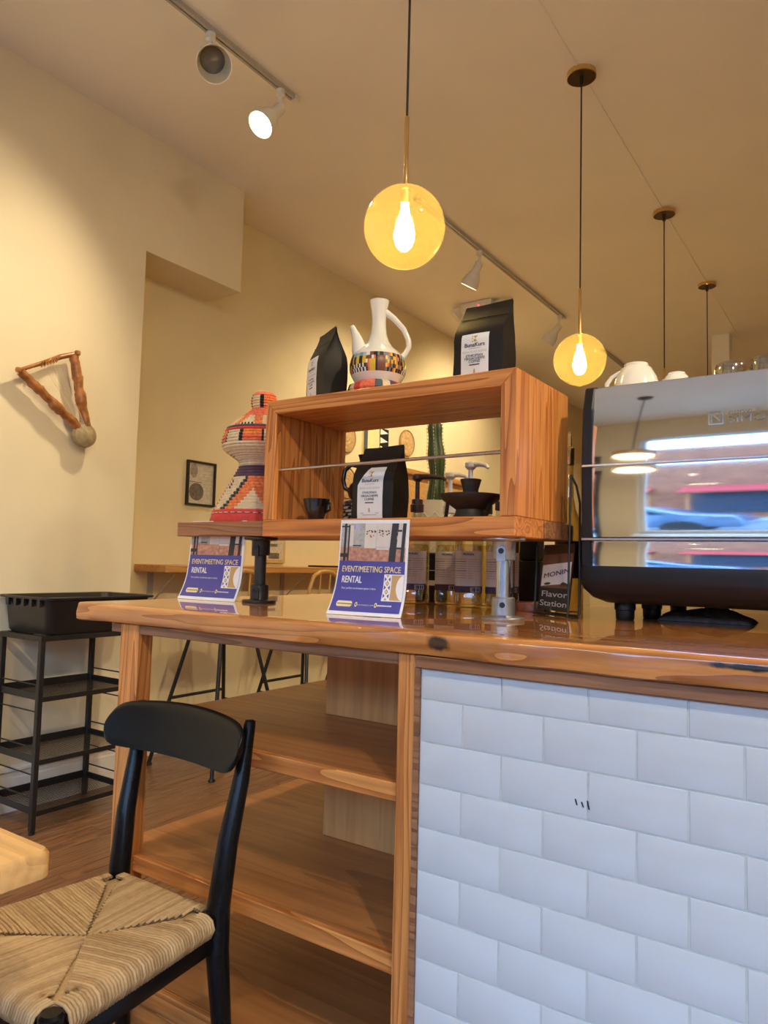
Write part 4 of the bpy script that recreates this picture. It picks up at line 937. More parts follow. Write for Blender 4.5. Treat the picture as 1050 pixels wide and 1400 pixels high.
glass_inv('upturned faceted glass on the espresso machine beside the white cups', atY(998, 1.85, 505), 1.85); glass_inv('upturned faceted glass on the espresso machine farther from the white cups', atY(1048, 1.83, 500), 1.83)
glass_inv('upturned faceted glass behind the others on the espresso machine', atY(1025, 1.98, 505), 1.98)
# cloth, jug and boxes seen under the machine
q = onZ(955, 852, T); cl = MB()
cr_ = random.Random(4); nn = [[cr_.uniform(-.006, .006) for _ in range(21)] for _ in range(21)]
def cfn(u, v):
    x = q.x - .095 + .20 * u; y = 1.80 + .13 * v; e = max(0, math.sin(PI * u)) ** .4 * max(0, math.sin(PI * v)) ** .4
    return Vector((x, y, T + .0008 + e * (.028 + .005 * math.sin(9 * u + 4 * v) + nn[int(u * 20)][int(v * 20)] * .7)))
cl.grid(cfn, 40, 30); single('bar_cloth', cl, 'darkcloth', 'crumpled dark grey bar cloth lying under the espresso machine', 'cloth', smooth=True)
jp = onZ(1035, 858, T)
jg = thing('milk_jug', 'pale plastic jug standing behind the espresso machine', 'jug', (jp.x + .05, 2.285, T))
obj('jug_body', MB().lathe([(0, 0), (.042, 0), (.044, .004), (.034, .11), (.036, .125), (.033, .125), (0, .1)], 28, (jp.x + .05, 2.285, T)), 'paleglass', jg, smooth=True)
obj('handle', MB().tube([(jp.x + .085, 2.285, T + .1), (jp.x + .115, 2.285, T + .09), (jp.x + .115, 2.285, T + .04), (jp.x + .088, 2.285, T + .03)], .006, 8), 'paleglass', jg, smooth=True)

# ------------------------------------------------------------------ pendants
def make_pendant(label, x, y, zc, r=.115):
    t = thing('globe_pendant', label, 'pendant lamp', (x, y, zc), 0, 'amber globe pendants in a row')
    t.location.z = zc
    n = 28; pr = [(.016, r * .995)] + [(r * math.sin(a), r * math.cos(a)) for a in [PI * (.06 + .88 * k / n) for k in range(n + 1)]] + [(.016, -r * .99), (.013, -r * 1.03), (0, -r * 1.035)]
    obj('glass_globe', MB().lathe(pr, 56, (x, y, zc)), 'amber', t, smooth=True, flat_angle=60)
    obj('brass_stem', MB().lathe([(0.0, r * .60), (.014, r * .60), (.014, r * .92), (.018, r * .95), (.018, r * 1.02), (.0065, r * 1.06), (.0065, r + .21), (.0035, r + .214), (0, r + .214)], 20, (x, y, zc)), 'brass', t, smooth=True)
    obj('cord', MB().tube([(x, y, zc + r + .21), (x, y, HC - .02)], .0036, 8), 'cord', t)
    can = obj('ceiling_canopy', MB().lathe([(0, HC - zc), (.066, HC - zc), (.067, HC - zc - .024), (.064, HC - zc - .026)][::-1], 40, (x, y, zc)), 'brass', t, smooth=True)
    obj('canopy_plate', MB().lathe([(.0635, HC - zc - .0245), (.01, HC - zc - .0245), (.01, HC - zc - .06), (.0, HC - zc - .06)][::-1], 40, (x, y, zc)), 'bronze', can, smooth=True)
    obj('bulb', MB().lathe([(0, -.068), (.012, -.066), (.022, -.055), (.029, -.036), (.030, -.018), (.025, .006), (.016, .034), (.012, .052), (.011, .066)], 14, (x, y, zc)), 'bulb', t, smooth=True)
    return t
p1, p2 = onX(553, 311, -1.1), onX(792.5, 492, -1.1)
make_pendant('amber glass globe pendant hanging above the white coffee pot', -1.1, p1.y, p1.z)
make_pendant('amber glass globe pendant hanging between the box shelf and espresso machine', -1.1, p2.y, p2.z)
make_pendant('pendant whose globe hangs hidden behind the espresso machine cups', -1.1, onZ(905, 290, HC).y, 2.075)
make_pendant('farthest pendant in the row, beside the white pillar', -1.1, onZ(967, 388, HC).y, 2.075)

# ------------------------------------------------------------------ track lighting
def make_track(name_label, x, y0, y1):
    t = thing('light_track', name_label, 'light track', (x, (y0 + y1) / 2, HC - .022))
    obj('rail', MB().box(x - .017, x - .004, y0, y1, HC - .022, HC).box(x + .004, x + .017, y0, y1, HC - .022, HC).box(x - .004, x + .004, y0, y1, HC - .008, HC), 'track', t)
    obj('slot', MB().box(x - .004, x + .004, y0, y1, HC - .012, HC - .0085), 'trackslot', t)
    obj('end_cap', MB().box(x - .019, x + .019, y1, y1 + .035, HC - .026, HC), 'lampwhite', t, bevel=.003); obj('end_cap', MB().box(x - .019, x + .019, y0 - .035, y0, HC - .026, HC), 'bronze', t, bevel=.003)
def make_spot(label, x, y, aim, lit=True, power=0, s=1.0):
    t = thing('track_spotlight', label, 'spotlight', (x, y, HC - .024), 0, 'white track spotlights')
    obj('track_adapter', MB().lathe([(0, -.001), (.022, -.001), (.022, -.03), (.014, -.036), (.009, -.038), (.009, -.085), (0, -.085)][::-1], 20, (x, y, HC - .024)), 'lampwhite', t, smooth=True)
    d = Vector(aim).normalized(); c = Vector((x, y, HC - .024 - .095))
    obj('swivel', MB().lathe([(0, .014), (.012, .010), (.014, 0), (.012, -.010), (0, -.014)], 16, c), 'lampwhite', t, smooth=True)
    sh = obj('shade', MB().lathe([(0, -.01 * s), (.026 * s, -.01 * s), (.028 * s, .0), (.028 * s, .055 * s), (.034 * s, .066 * s), (.052 * s, .10 * s), (.062 * s, .14 * s), (.064 * s, .165 * s), (.066 * s, .172 * s), (.062 * s, .172 * s)], 32, c, axis=d), 'lampwhite', t, smooth=True)
    obj('reflector', MB().lathe([(.0618 * s, .172 * s), (.059 * s, .14 * s), (.046 * s, .098 * s)], 32, c, axis=d), 'lampinner', sh, smooth=True)
    obj('lamp_face', MB().lathe([(.0455 * s, .098 * s), (.038 * s, .106 * s), (.02 * s, .110 * s), (0, .111 * s)], 28, c, axis=d), 'lit' if lit else 'lens', sh, smooth=True)
    if power:
        l = bpy.data.lights.new('spot_beam', 'SPOT'); l.energy = power; l.color = WARM; l.spot_size = math.radians(118); l.spot_blend = 1.0; l.shadow_soft_size = .05
        lo_ = bpy.data.objects.new('spot_beam', l); C.objects.link(lo_); lo_.parent = t
        lo_.location = c + d * (.18 * s) - Vector((x, y, HC - .024)); lo_.rotation_euler = d.to_track_quat('-Z', 'Y').to_euler()
TX = -2.345
make_track('light track above the cart, nearest the bulkhead', TX, -1.6, 2.56); make_track('light track behind the amber globe above the coffee pot', TX, 3.75, 6.26); make_track('farthest light track on the ceiling', TX, 7.42, 9.6)
make_spot('unlit white track spotlight with a grey lens above the wall with the lyre', TX, onZ(290, 38, HC).y, (.61, -.40, -.70), lit=False, s=1.12)
make_spot('lit white track spotlight at the end of the nearer light track', TX, onZ(385, 116, HC).y, (-.10, -.62, -.75), power=95)
make_spot('white track spotlight above the emergency light unit', TX, onZ(651, 340, HC).y, (-.50, .05, -.85), power=85)
make_spot('white track spotlight at the end of the middle light track', TX, onZ(765, 428, HC).y, (-.70, .10, -.75), power=85)
make_spot('white track spotlight on the farthest light track', TX, 8.6, (-.4, .1, -.9), power=110)
make_spot('added fill spotlight over the street end of the room', TX, -.3, (-.35, .3, -.9), power=100)  # out-of-view spotlight added for ambient light
make_track('added light track for fill spotlights over the far side of the counter', 1.3, -1.2, 6.6)  # unseen track with four spotlights, added as fill for the room
for k, (y, aim) in enumerate(((-.6, (-.5, .4, -.75)), (1.2, (-.6, .25, -.75)), (3.2, (-.4, .2, -.85)), (5.6, (.3, .1, -.9)))):
    make_spot(('added fill spotlight nearest the shop window on the counter side track', 'added fill spotlight above the espresso machine end of the counter', 'added fill spotlight past the worktop on the counter side track', 'added fill spotlight turned to the right wall on the counter side track')[k], 1.3, y, aim, power=120)
# rattan pendants by the shop window (one mirrored in the machine, one added as fill)
def rattan(label, x, y, zc):
    t = thing('rattan_pendant', label, 'pendant lamp', (x, y, zc))
    obj('shade', MB().lathe([(.05, .07), (.17, .065), (.195, .05), (.20, .0), (.20, -.045), (.19, -.05), (.19, .04), (.16, .055), (.05, .06)], 40, (x, y, zc)), 'rattan', t, smooth=True)
    sl = MB()
    for k in range(40):
        a = 2 * PI * k / 40; sl.bar((x + .203 * math.cos(a), y + .203 * math.sin(a), zc - .045), (x + .203 * math.cos(a), y + .203 * math.sin(a), zc + .05), .008, .004)
    obj('weave', sl, 'rattan', t)
    obj('diffuser', MB().lathe([(0, -.038), (.17, -.038), (.185, -.03)], 32, (x, y, zc)), 'lit', t, smooth=True)
    obj('cord', MB().tube([(x, y, zc + .07), (x, y, HC - .02)], .008, 8), 'bronze', t)
    obj('ceiling_canopy', MB().lathe([(0, HC - zc), (.075, HC - zc), (.07, HC - zc - .025), (0, HC - zc - .03)][::-1], 32, (x, y, zc)), 'bronze', t, smooth=True)
rattan('rattan drum pendant near the shop window, mirrored in the espresso machine', -1.45, -1.45, 2.12)
rattan('added rattan fill pendant near the shop window at its right side', 1.2, -1.45, 2.12)
# emergency light unit
ep = onZ(655, 414, HC)
eu = thing('emergency_light', 'white ceiling emergency light unit with two lamp heads', 'emergency light', (ep.x, ep.y, HC - .09))
obj('housing', MB().box(ep.x - .15, ep.x + .15, ep.y - .07, ep.y + .07, HC - .085, HC), 'lampwhite', eu, bevel=.02, segs=2)
for s_ in (-1, 1): obj('lamp_head', MB().lathe([(0, -.03), (.045, -.03), (.06, .02), (.058, .035), (0, .03)], 24, (ep.x + s_ * .20, ep.y - .02, HC - .07), axis=(s_ * .6, -.4, -.7)), 'lampwhite', eu, smooth=True)
obj('status_led', MB().lathe([(.008, 0), (.006, .005), (0, .006)], 10, (ep.x + .03, ep.y - .071, HC - .05), axis=(0, -1, 0)), 'led', eu)

# ------------------------------------------------------------------ wall things
kr = thing('wall_lyre', 'carved wooden lyre with a hide bowl hanging on the cream wall', 'lyre', tuple(onX(114, 595, LX + .03)))
ka, kb_, kc_ = onX(27, 507, LX + .05), onX(101, 484, LX + .05), onX(115, 592, LX + .055)
def arm(a, b, r0, r1, seed):
    rr = random.Random(seed); n = 22
    pts = [a + (b - a) * (k / n) + Vector((0, rr.uniform(-.003, .003), rr.uniform(-.003, .003))) for k in range(n + 1)]
    rs = [(r0 + (r1 - r0) * k / n) * (1 + (.18 if (k // 4) % 2 else -.06) * (1 if 6 < k < 18 else .3)) for k in range(n + 1)]
    return MB().tube(pts, rs, 10)
obj('arm', arm(ka + Vector((0, .006, -.004)), kc_ + Vector((0, -.035, .025)), .021, .022, 1), 'krarwood', kr, smooth=True)
obj('arm', arm(kb_ + Vector((0, 0, -.01)), kc_ + Vector((0, .005, .035)), .022, .023, 2), 'krarwood', kr, smooth=True)
obj('yoke', MB().tube([ka + Vector((0, -.008, 0)), ka * .6 + kb_ * .4 + Vector((0, 0, .004)), ka * .25 + kb_ * .75 + Vector((0, 0, .006)), kb_ + Vector((0, .012, .004))], [.009, .010, .013, .012], 10), 'krarwood', kr, smooth=True)
for e in (ka + Vector((.012, -.012, 0)), kb_ + Vector((.012, .012, .006))): obj('yoke_end', MB().lathe([(0, -.012), (.012, -.010), (.015, 0), (.012, .010), (0, .012)], 14, e), 'krarwood', kr, smooth=True)
obj('hide_bowl', MB().lathe([(0, -.045), (.030, -.044), (.050, -.03), (.060, -.005), (.056, .015), (.036, .026), (0, .028)], 24, kc_ + Vector((0, .002, -.012)), axis=(1, 0, 0)), 'hide', kr, smooth=True)
sgm = MB(); pg = MB()
for k in range(6):
    q_ = .38 + .055 * k; p = ka * (1 - q_) + kb_ * q_; sgm.tube([p + Vector((.01, 0, 0)), kc_ + Vector((.028, -.012 + k * .003, 0))], .0009, 5); pg.tube([p + Vector((.014, -.006, -.016)), p + Vector((.014, .006, .016))], .0035, 6)
obj('strings', sgm, 'string', kr); obj('string_windings', pg, 'krarwood', kr)

pc = [onX(x, y, BX + .015) for x, y in ((258, 629), (297, 634), (292, 693), (254, 690))]
y0, y1 = (pc[0].y + pc[3].y) / 2, (pc[1].y + pc[2].y) / 2; z0, z1 = (pc[2].z + pc[3].z) / 2, (pc[0].z + pc[1].z) / 2
fr = thing('framed_picture', 'black framed newspaper page with a round dish picture on the yellow wall', 'picture', (BX, (y0 + y1) / 2, z0))
fm = MB(); w_ = .012
for a in ((y0, y1, z0, z0 + w_), (y0, y1, z1 - w_, z1), (y0, y0 + w_, z0 + w_, z1 - w_), (y1 - w_, y1, z0 + w_, z1 - w_)): fm.box(BX, BX + .02, *a)
obj('frame', fm, 'black', fr); pgm = obj('page', MB().box(BX, BX + .006, y0 + w_, y1 - w_, z0 + w_, z1 - w_), 'news', fr)
pp = MB(); yc, zc = y0 + (y1 - y0) * .36, z0 + (z1 - z0) * .31
pp.add([(BX + .0066, yc + .058 * math.cos(k * PI / 12), zc + .055 * math.sin(k * PI / 12)) for k in range(24)], [tuple(range(24))])
pp.add([(BX + .0066, y0 + (y1 - y0) * .25 + .03 * math.cos(k * PI / 8), z0 + (z1 - z0) * .78 + .045 * math.sin(k * PI / 8)) for k in range(16)], [tuple(range(16))])
pp.box(BX + .006, BX + .0066, y0 + .02, y0 + (y1 - y0) * .55, z0 + (z1 - z0) * .52, z0 + (z1 - z0) * .535)
for k in range(7): pp.box(BX + .006, BX + .0064, y0 + (y1 - y0) * .58, y1 - .03, z0 + (z1 - z0) * (.35 + k * .075), z0 + (z1 - z0) * (.353 + k * .075))
pp.m[1] = 1
obj('page_print', pp, ['newsdark', 'newsmid'], pgm)
pc = [onX(x, y, BX + .015) for x, y in ((363, 737), (384, 737), (384, 768), (363, 768))]
y0, y1, z0, z1 = pc[0].y, pc[1].y, pc[2].z, pc[0].z
f2 = thing('framed_print', 'pale framed print low on the wall just above the wall ledge', 'picture', (BX, (y0 + y1) / 2, z0))
obj('frame', MB().box(BX, BX + .018, y0 - .03, y1 + .05, z0 - .01, z1 + .03), 'framegold', f2, bevel=.003)
pg2 = obj('print', MB().box(BX + .0181, BX + .021, y0, y1 + .02, z0 + .01, z1 + .005), 'news', f2)
obj('print_picture', MB().box(BX + .021, BX + .0215, y0 + .03, y1 - .02, z0 + .02, z0 + .06).box(BX + .021, BX + .0215, y0 + .02, y1 - .04, z1 - .05, z1 - .03), 'newsdark', pg2)
# round woven plates
def plate(label, px, py, r):
    c = onX(px, py, BX + .012); t = thing('woven_plate', label, 'woven plate', (BX, c.y, c.z), 0, 'woven plates on the far wall')
    obj('disc', MB().lathe(coil([(r * .9, .012), (r * .6, .016), (0.001, .020)], .03), 36, (BX, c.y, c.z), axis=(1, 0, 0)), 'basket', t, smooth=True)
    obj('rim', MB().lathe([(r * .88, .0), (r, .002), (r * 1.0, .014), (r * .94, .020), (r * .88, .013)], 36, (BX, c.y, c.z), axis=(1, 0, 0)), 'basketrim', t, smooth=True)
plate('round woven plate on the wall beside the cactus', 557, 606, .122); plate('round woven plate on the wall near the shelf side panel', 474, 598, .125); plate('lower round woven plate on the wall under another plate', 474, 660, .13)
a_, b_ = onX(497, 578, BX + .01), onX(529, 645, BX + .01)
tx_ = thing('wall_textile', 'tan wall hanging with a black and white zigzag strip', 'wall hanging', (BX, (a_.y + b_.y) / 2, b_.z))
obj('cloth', MB().box(BX, BX + .02, a_.y, b_.y, b_.z, a_.z), 'cream', tx_, bevel=.004)
zz = MB(); zz.box(BX + .0201, BX + .022, a_.y + (b_.y - a_.y) * .62, b_.y - .004, b_.z + .01, a_.z - .004)
for k in range(5):
    h_ = (a_.z - b_.z) / 5; z_ = b_.z + k * h_; ya, yb = a_.y + (b_.y - a_.y) * .64, b_.y - .01
    zz.add([(BX + .0226, ya, z_ + .01), (BX + .0226, yb, z_ + h_ * .5), (BX + .0226, ya, z_ + h_ - .01)], [(0, 1, 2)], 1)
obj('zigzag_strip', zz, ['black', 'white'], tx_)
obj('dark_border', MB().box(BX + .0201, BX + .022, a_.y, a_.y + .05, b_.z + .01, a_.z - .004), 'slate', tx_)
# tall wooden cabinet far down the wall
cz = onX(560, 641, BX + .42).z; cy0, cy1 = onX(548, 640, BX + .42).y, onX(640, 650, BX + .42).y
cb = thing('tall_cabinet', 'tall light wood cabinet against the far wall behind the cactus', 'cabinet', (BX + .22, (cy0 + cy1) / 2, 0))
obj('cabinet_body', MB().box(BX + .01, BX + .40, cy0, cy1, 0, cz - .05), 'table', cb); obj('cornice', MB().box(BX + .005, BX + .44, cy0 - .03, cy1 + .03, cz - .0495, cz), 'ledge', cb, bevel=.008)
for k in range(2):
    ya = cy0 + .03 + k * (cy1 - cy0) / 2; yb = ya + (cy1 - cy0) / 2 - .06
    d_ = obj('door', MB().box(BX + .4005, BX + .42, ya, yb, .08, cz - .09), 'table', cb, bevel=.004); obj('knob', MB().lathe([(.006, 0), (.006, .015), (.014, .02), (.012, .032), (0, .034)], 14, (BX + .42, (yb - .05) if k == 0 else (ya + .05), cz * .5), axis=(1, 0, 0)), 'brass', d_, smooth=True)
# wall ledge with brackets
lz = 1.10
lg = thing('wall_ledge', 'long wooden wall ledge with metal brackets on the recessed wall', 'ledge', (-3.39, 3.9, lz - .042))
obj('board', MB().box(BX + .0005, -3.25, 2.665, 4.7, lz - .042, lz), 'ledge', lg, bevel=.004)
for y in (2.78, 3.35, 3.92, 4.5):
    obj('bracket', MB().box(BX + .0005, BX + .006, y - .02, y + .02, lz - .26, lz - .0425).box(BX + .006, -3.29, y - .02, y + .02, lz - .047, lz - .0425).bar((BX + .006, y, lz - .24), (-3.31, y, lz - .05), .012, .004), 'track', lg)
obj('black_slip', MB().box(-3.40, -3.26, 4.05, 4.45, lz, lz + .012), 'black', lg)
# bar stools with bent wood backs
def make_stool(label, x, y):
    t = thing('bar_stool', label, 'bar stool', (x, y, 0), 0, 'bar stools along the wall ledge')
    zt_ = .70; r = .011
    obj('seat', MB().lathe([(0, zt_), (.15, zt_), (.165, zt_ + .006), (.165, zt_ + .018), (.155, zt_ + .026), (0, zt_ + .022)], 36, (x, y, 0)), 'bentwood', t, smooth=True)
    for sx in (-1, 1):
        for sy in (-1, 1):
            lg_ = obj('leg', MB().tube([(x + sx * .125, y + sy * .13, zt_ - .002), (x + sx * .25, y + sy * .275, .008)], r, 10), 'blackmetal', t, smooth=True)
            obj('foot_cap', MB().lathe([(0, 0), (.018, 0), (.018, .008), (.012, .016), (0, .016)], 14, (x + sx * .25, y + sy * .275, 0)), 'rubber', lg_, smooth=True)
    f = lambda z: (.25 - .125 * z / zt_, .275 - .145 * z / zt_)
    rl = MB(); (a, b), (c, d) = f(.30), f(.36)
    for sy in (-1, 1): rl.tube([(x - a, y + sy * b, .30), (x + a, y + sy * b, .30)], .009, 8)
    for sx in (-1, 1): rl.tube([(x + sx * c, y - d, .36), (x + sx * c, y + d, .36)], .009, 8)
    obj('foot_rail', rl, 'blackmetal', t, smooth=True)
    fr_ = MB().tube([(x - .13, y - .135, zt_ - .012), (x + .13, y - .135, zt_ - .012), (x + .13, y + .135, zt_ - .012), (x - .13, y + .135, zt_ - .012), (x - .13, y - .135, zt_ - .012)], .009, 8)
    obj('seat_frame', fr_, 'blackmetal', t, smooth=True)
    hp_ = [(x + .135 + .02 * (z - .7) / .4, y + yy, z) for yy, z in ((-.155, .71), (-.155, .85), (-.15, .97), (-.12, 1.045), (-.06, 1.072), (0, 1.078), (.06, 1.072), (.12, 1.045), (.15, .97), (.155, .85), (.155, .71))]
    obj('bent_back', MB().tube(hp_, .013, 10), 'bentwood', t, smooth=True)
    for yy in (-.05, .05): obj('back_spindle', MB().tube([(x + .135, y + yy, .715), (x + .153, y + yy, 1.07)], .006, 8), 'bentwood', t, smooth=True)
make_stool('black legged bar stool nearest the end of the wall ledge', -3.11, 2.97); make_stool('second black legged bar stool from the end of the wall ledge', -3.11, 3.70); make_stool('third black legged bar stool from the end of the wall ledge', -3.11, 4.40)

# ------------------------------------------------------------------ cart and bus tub
CX0, CX1, CY0, CY1, CZ = -3.185, -2.885, 1.745, 2.185, .802
ct_ = thing('metal_cart', 'black metal shelf cart with mesh shelves by the cream wall', 'cart', ((CX0 + CX1) / 2, (CY0 + CY1) / 2, 0))
for cx in (CX0, CX1):
    for cy in (CY0, CY1):
        lg_ = obj('leg', MB().box(cx - .011, cx + .011, cy - .011, cy + .011, .012, CZ - .022), 'blackmetal', ct_, bevel=.002)
        obj('foot', MB().lathe([(0, 0), (.012, 0), (.012, .0119), (0, .0119)], 14, (cx, cy, 0)), 'rubber', lg_)
obj('top_frame', MB().box(CX0 - .011, CX1 + .011, CY0 - .011, CY0 + .011, CZ - .022, CZ).box(CX0 - .011, CX1 + .011, CY1 - .011, CY1 + .011, CZ - .022, CZ).box(CX0 - .011, CX0 + .011, CY0 + .011, CY1 - .011, CZ - .022, CZ).box(CX1 - .011, CX1 + .011, CY0 + .011, CY1 - .011, CZ - .022, CZ), 'blackmetal', ct_)
for z in (.545, .29, .085):
    sf = obj('shelf', MB().box(CX0 + .011, CX1 - .011, CY0 - .004, CY0, z - .006, z + .022).box(CX0 + .011, CX1 - .011, CY1, CY1 + .004, z - .006, z + .022).box(CX1 + .005, CX1 + .009, CY0 + .011, CY1 - .011, z - .014, z + .006).box(CX0 - .009, CX0 - .005, CY0 + .011, CY1 - .011, z - .006, z + .028), 'blackmetal', ct_)
    ms_ = MB()
    ny = int((CY1 - CY0) / .0115); nx = int((CX1 - CX0) / .0115)
    for k in range(ny + 1): yy = CY0 + (CY1 - CY0) * k / ny; ms_.box(CX0 - .008, CX1 + .008, yy - .0009, yy + .0009, z - .0006, z + .0006); ms_.box(CX0 - .008, CX0 - .0056, yy - .0009, yy + .0009, z, z + .024)
    for k in range(nx + 1): xx = CX0 + (CX1 - CX0) * k / nx; ms_.box(xx - .0009, xx + .0009, CY0, CY1, z - .0006, z + .0006)
    obj('wire_mesh', ms_, 'blackmetal', sf, kind='stuff')
for cy in (CY0, CY1):
    for z in (.60, .49, .345, .235, .145): obj('side_rail', MB().tube([(CX0, cy, z), (CX1, cy, z)], .0032, 8), 'blackmetal', ct_, smooth=True)
tb = thing('bus_tub', 'black plastic bus tub resting on the metal cart', 'tub', (-3.03, 1.985, CZ))
ob = [(.31, .47, CZ + .0005), (.325, .49, CZ + .012), (.345, .52, CZ + .14), (.352, .525, CZ + .148), (.378, .56, CZ + .150), (.380, .562, CZ + .158), (.374, .556, CZ + .161), (.346, .524, CZ + .159), (.334, .510, CZ + .13), (.316, .478, CZ + .016), (.29, .45, CZ + .01)]
tcx, tcy = -3.035, 2.005
obj('tub_body', MB().loft([rrect(tcx, tcy, w, d, .035, z, 5) for w, d, z in ob], cap0=True, cap1=True), 'blackplastic', tb, smooth=True, flat_angle=40)
for k in range(5): obj('rib', MB().box(tcx - .12 + k * .06, tcx - .10 + k * .06, tcy - .275, tcy - .262, CZ + .118, CZ + .149), 'blackplastic', tb)

# ------------------------------------------------------------------ chair
ch = thing('dining_chair', 'black wooden dining chair with a woven rush seat', 'chair', (-1.215, .86, 0))
SZ = .452
RLc, RRc, FRc, FLc = Vector((-1.372, 1.030, SZ)), Vector((-1.078, 1.030, SZ)), Vector((-1.032, .672, SZ)), Vector((-1.415, .672, SZ))
def post(pts, ra, rb_): return MB().tube(pts, ra, 14, ell=rb_, up=(0, 1, 0))
topL, topR = onY(195, 957, 1.125), onY(342, 984, 1.125)
for b_, tp_, s_ in ((RLc, topL, -1), (RRc, topR, 1)):
    bx, by = b_.x + s_ * .006, b_.y + .012
    pts = [(bx + s_ * .008, by + .05, 0.0), (bx + s_ * .004, by + .018, .22), (bx, by, SZ - .06), (bx, by, SZ + .02), (bx + (tp_.x - bx) * .30, by + .022, SZ + .13), (bx + (tp_.x - bx) * .68, by + .058, SZ + .24), (tp_.x, by + .082, tp_.z - .012), (tp_.x + .001, by + .083, tp_.z - .002), (tp_.x + .001, by + .083, tp_.z)]
    obj('back_post', post(pts, [.014, .019, .0235, .0235, .021, .0175, .0125, .0110, .006], [.013, .018, .022, .022, .020, .0165, .012, .0110, .006]), 'blackwood', ch, smooth=True)
for c_ in (FRc, FLc):
    s_ = 1 if c_ is FRc else -1
    obj('front_leg', MB().tube([(c_.x + s_ * .006, c_.y - .002, 0), (c_.x + s_ * .002, c_.y, .22), (c_.x, c_.y, SZ - .05), (c_.x, c_.y, SZ + .006), (c_.x, c_.y, SZ + .010)], [.012, .017, .020, .0195, .015], 16), 'blackwood', ch, smooth=True)
for a, b, zz_ in ((RLc, RRc, -.045), (RRc, FRc, -.045), (FRc, FLc, -.045), (FLc, RLc, -.045)):
    obj('seat_rail', MB().bar(a + Vector((0, 0, zz_)), b + Vector((0, 0, zz_)), .024, .034), 'blackwood', ch, bevel=.004, segs=2)
for a, b, z in ((RRc, FRc, .20), (RLc, FLc, .20)):
    obj('stretcher', MB().tube([(a.x, a.y + .02, z), (b.x, b.y, z)], .010, 10), 'blackwood', ch, smooth=True)
# curved backrest
bc = [onY(x, y, 1.075) for x, y in ((149, 990), (240, 967), (338, 1020), (250, 1043))]
def brf(u, v, e):
    # u across (-1..1), v up (-1..1)
    x0, x1 = -1.480, -1.055; x = (x0 + x1) / 2 + (x1 - x0) / 2 * u
    hw = .052 * (1 - .14 * abs(u) ** 2) * (max(0.0, 1 - abs(u) ** 14)) ** .5
    zc_ = .7585 + .008 * (1 - u * u)
    return Vector((x, 1.104 - .034 * u * u + .020 * v * (hw / .05) - .004 + e, zc_ + hw * v))
NU, NV = 48, 10
fr_g = MB(); k0 = 0
def us(i): t = -1 + 2 * i / NU; return math.sin(t * PI / 2) * .998
front = [[brf(us(i), -1 + 2 * j / NV, -.008 * (1 - abs(-1 + 2 * j / NV) ** 6 * .6)) for j in range(NV + 1)] for i in range(NU + 1)]
back = [[brf(us(i), -1 + 2 * j / NV, .008 * (1 - abs(-1 + 2 * j / NV) ** 6 * .6)) for j in range(NV + 1)] for i in range(NU + 1)]
rgs = [front[i] + back[i][::-1] for i in range(NU + 1)]
obj('backrest', MB().loft(rgs, cap0=True, cap1=True), 'blackwood', ch, smooth=True, flat_angle=60)
# rush seat: every cord runs over its rail and in to the diagonals
ctr = Vector((-1.205, .845, SZ - .006)); cordr = .0034
def seat_quadrant(a, b, seed):
    rr = random.Random(seed); mb = MB(); L = (b - a).length; n = int(L / .0066); d = (b - a).normalized(); inn = Vector((-d.y, d.x, 0))
    if (ctr - a).dot(inn) < 0: inn = -inn
    tc_ = (ctr - a).dot(d); dc = (ctr - a).dot(inn)
    for k in range(n):
        s_ = (k + .5) * L / n; p = a + d * s_
        depth = dc * (s_ / tc_ if s_ < tc_ else (L - s_) / (L - tc_))
        pts = []
        edge = .020
        for q_, z_ in ((.004, -.030), (-.014, -.026), (-.021, -.010), (-.016, .004), (-.004, .0105), (.014, .0105)):
            pts.append(p + inn * q_ + Vector((0, 0, z_ + rr.uniform(-.0004, .0004))))
        if depth > .03:
            for f_ in (.35, .7, 1.0):
                pts.append(p + inn * (depth * f_) + d * rr.uniform(-.0008, .0008) + Vector((0, 0, .0105 - .010 * (depth * f_ / dc) + rr.uniform(-.0006, .0006))))
            pts[-1].z -= .002
        mb.tube(pts, cordr * rr.uniform(.92, 1.08), 6, cap=False)
    return mb
rs_ = thing
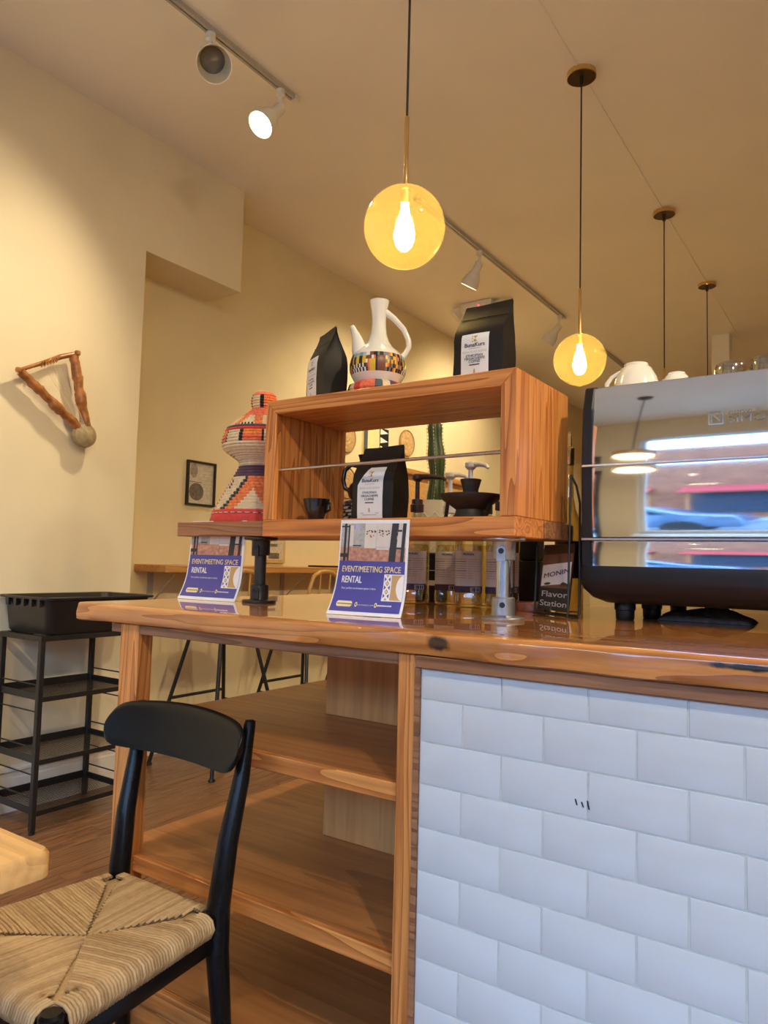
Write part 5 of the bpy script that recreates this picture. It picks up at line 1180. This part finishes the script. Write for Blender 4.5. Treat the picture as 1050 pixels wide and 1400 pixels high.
seat = obj('rush_seat', MB().loft([[RLc + Vector((.012, -.012, -.03)), RRc + Vector((-.012, -.012, -.03)), FRc + Vector((-.012, .012, -.03)), FLc + Vector((.012, .012, -.03))], [RLc + Vector((.008, -.008, .002)), RRc + Vector((-.008, -.008, .002)), FRc + Vector((-.008, .008, .002)), FLc + Vector((.008, .008, .002))]], cap0=True).add([RLc + Vector((.008, -.008, .002)), RRc + Vector((-.008, -.008, .002)), FRc + Vector((-.008, .008, .002)), FLc + Vector((.008, .008, .002)), ctr], [(0, 1, 4), (1, 2, 4), (2, 3, 4), (3, 0, 4)]), 'rush', ch)
for i, (a, b) in enumerate(((RLc, RRc), (RRc, FRc), (FRc, FLc), (FLc, RLc))):
    dd = (b - a).normalized() * .016
    obj('woven_cords', seat_quadrant(a + dd, b - dd, i), 'rush', seat, smooth=True, flat_angle=180, kind='stuff')

# ------------------------------------------------------------------ table
tbx, tby = onZ(73, 1160, .74).x, onZ(73, 1160, .74).y
tb_ = thing('dining_table', 'light maple dining table with rounded corners beside the chair', 'table', (tbx - .35, tby - .38, 0))
def rr2(x0, x1, y0, y1, r, z, n=6): return rrect((x0 + x1) / 2, (y0 + y1) / 2, x1 - x0, y1 - y0, r, z, n)
tx0, tx1, ty0, ty1 = tbx - .70, tbx + .002, tby - .76, tby + .002
obj('table_top', MB().loft([rr2(tx0 + .006, tx1 - .006, ty0 + .006, ty1 - .006, .016, .70), rr2(tx0, tx1, ty0, ty1, .02, .705), rr2(tx0, tx1, ty0, ty1, .02, .734), rr2(tx0 + .005, tx1 - .005, ty0 + .005, ty1 - .005, .016, .74)], cap0=True, cap1=True), 'table', tb_, smooth=True, flat_angle=45)
obj('pedestal', MB().lathe([(.04, .025), (.032, .06), (.032, .66), (.07, .68), (.07, .6995)], 24, (tbx - .35, tby - .38, 0)), 'blackmetal', tb_, smooth=True)
obj('foot_plate', MB().lathe([(0, 0), (.24, 0), (.24, .012), (.05, .025), (0, .025)], 36, (tbx - .35, tby - .38, 0)), 'blackmetal', tb_, smooth=True)
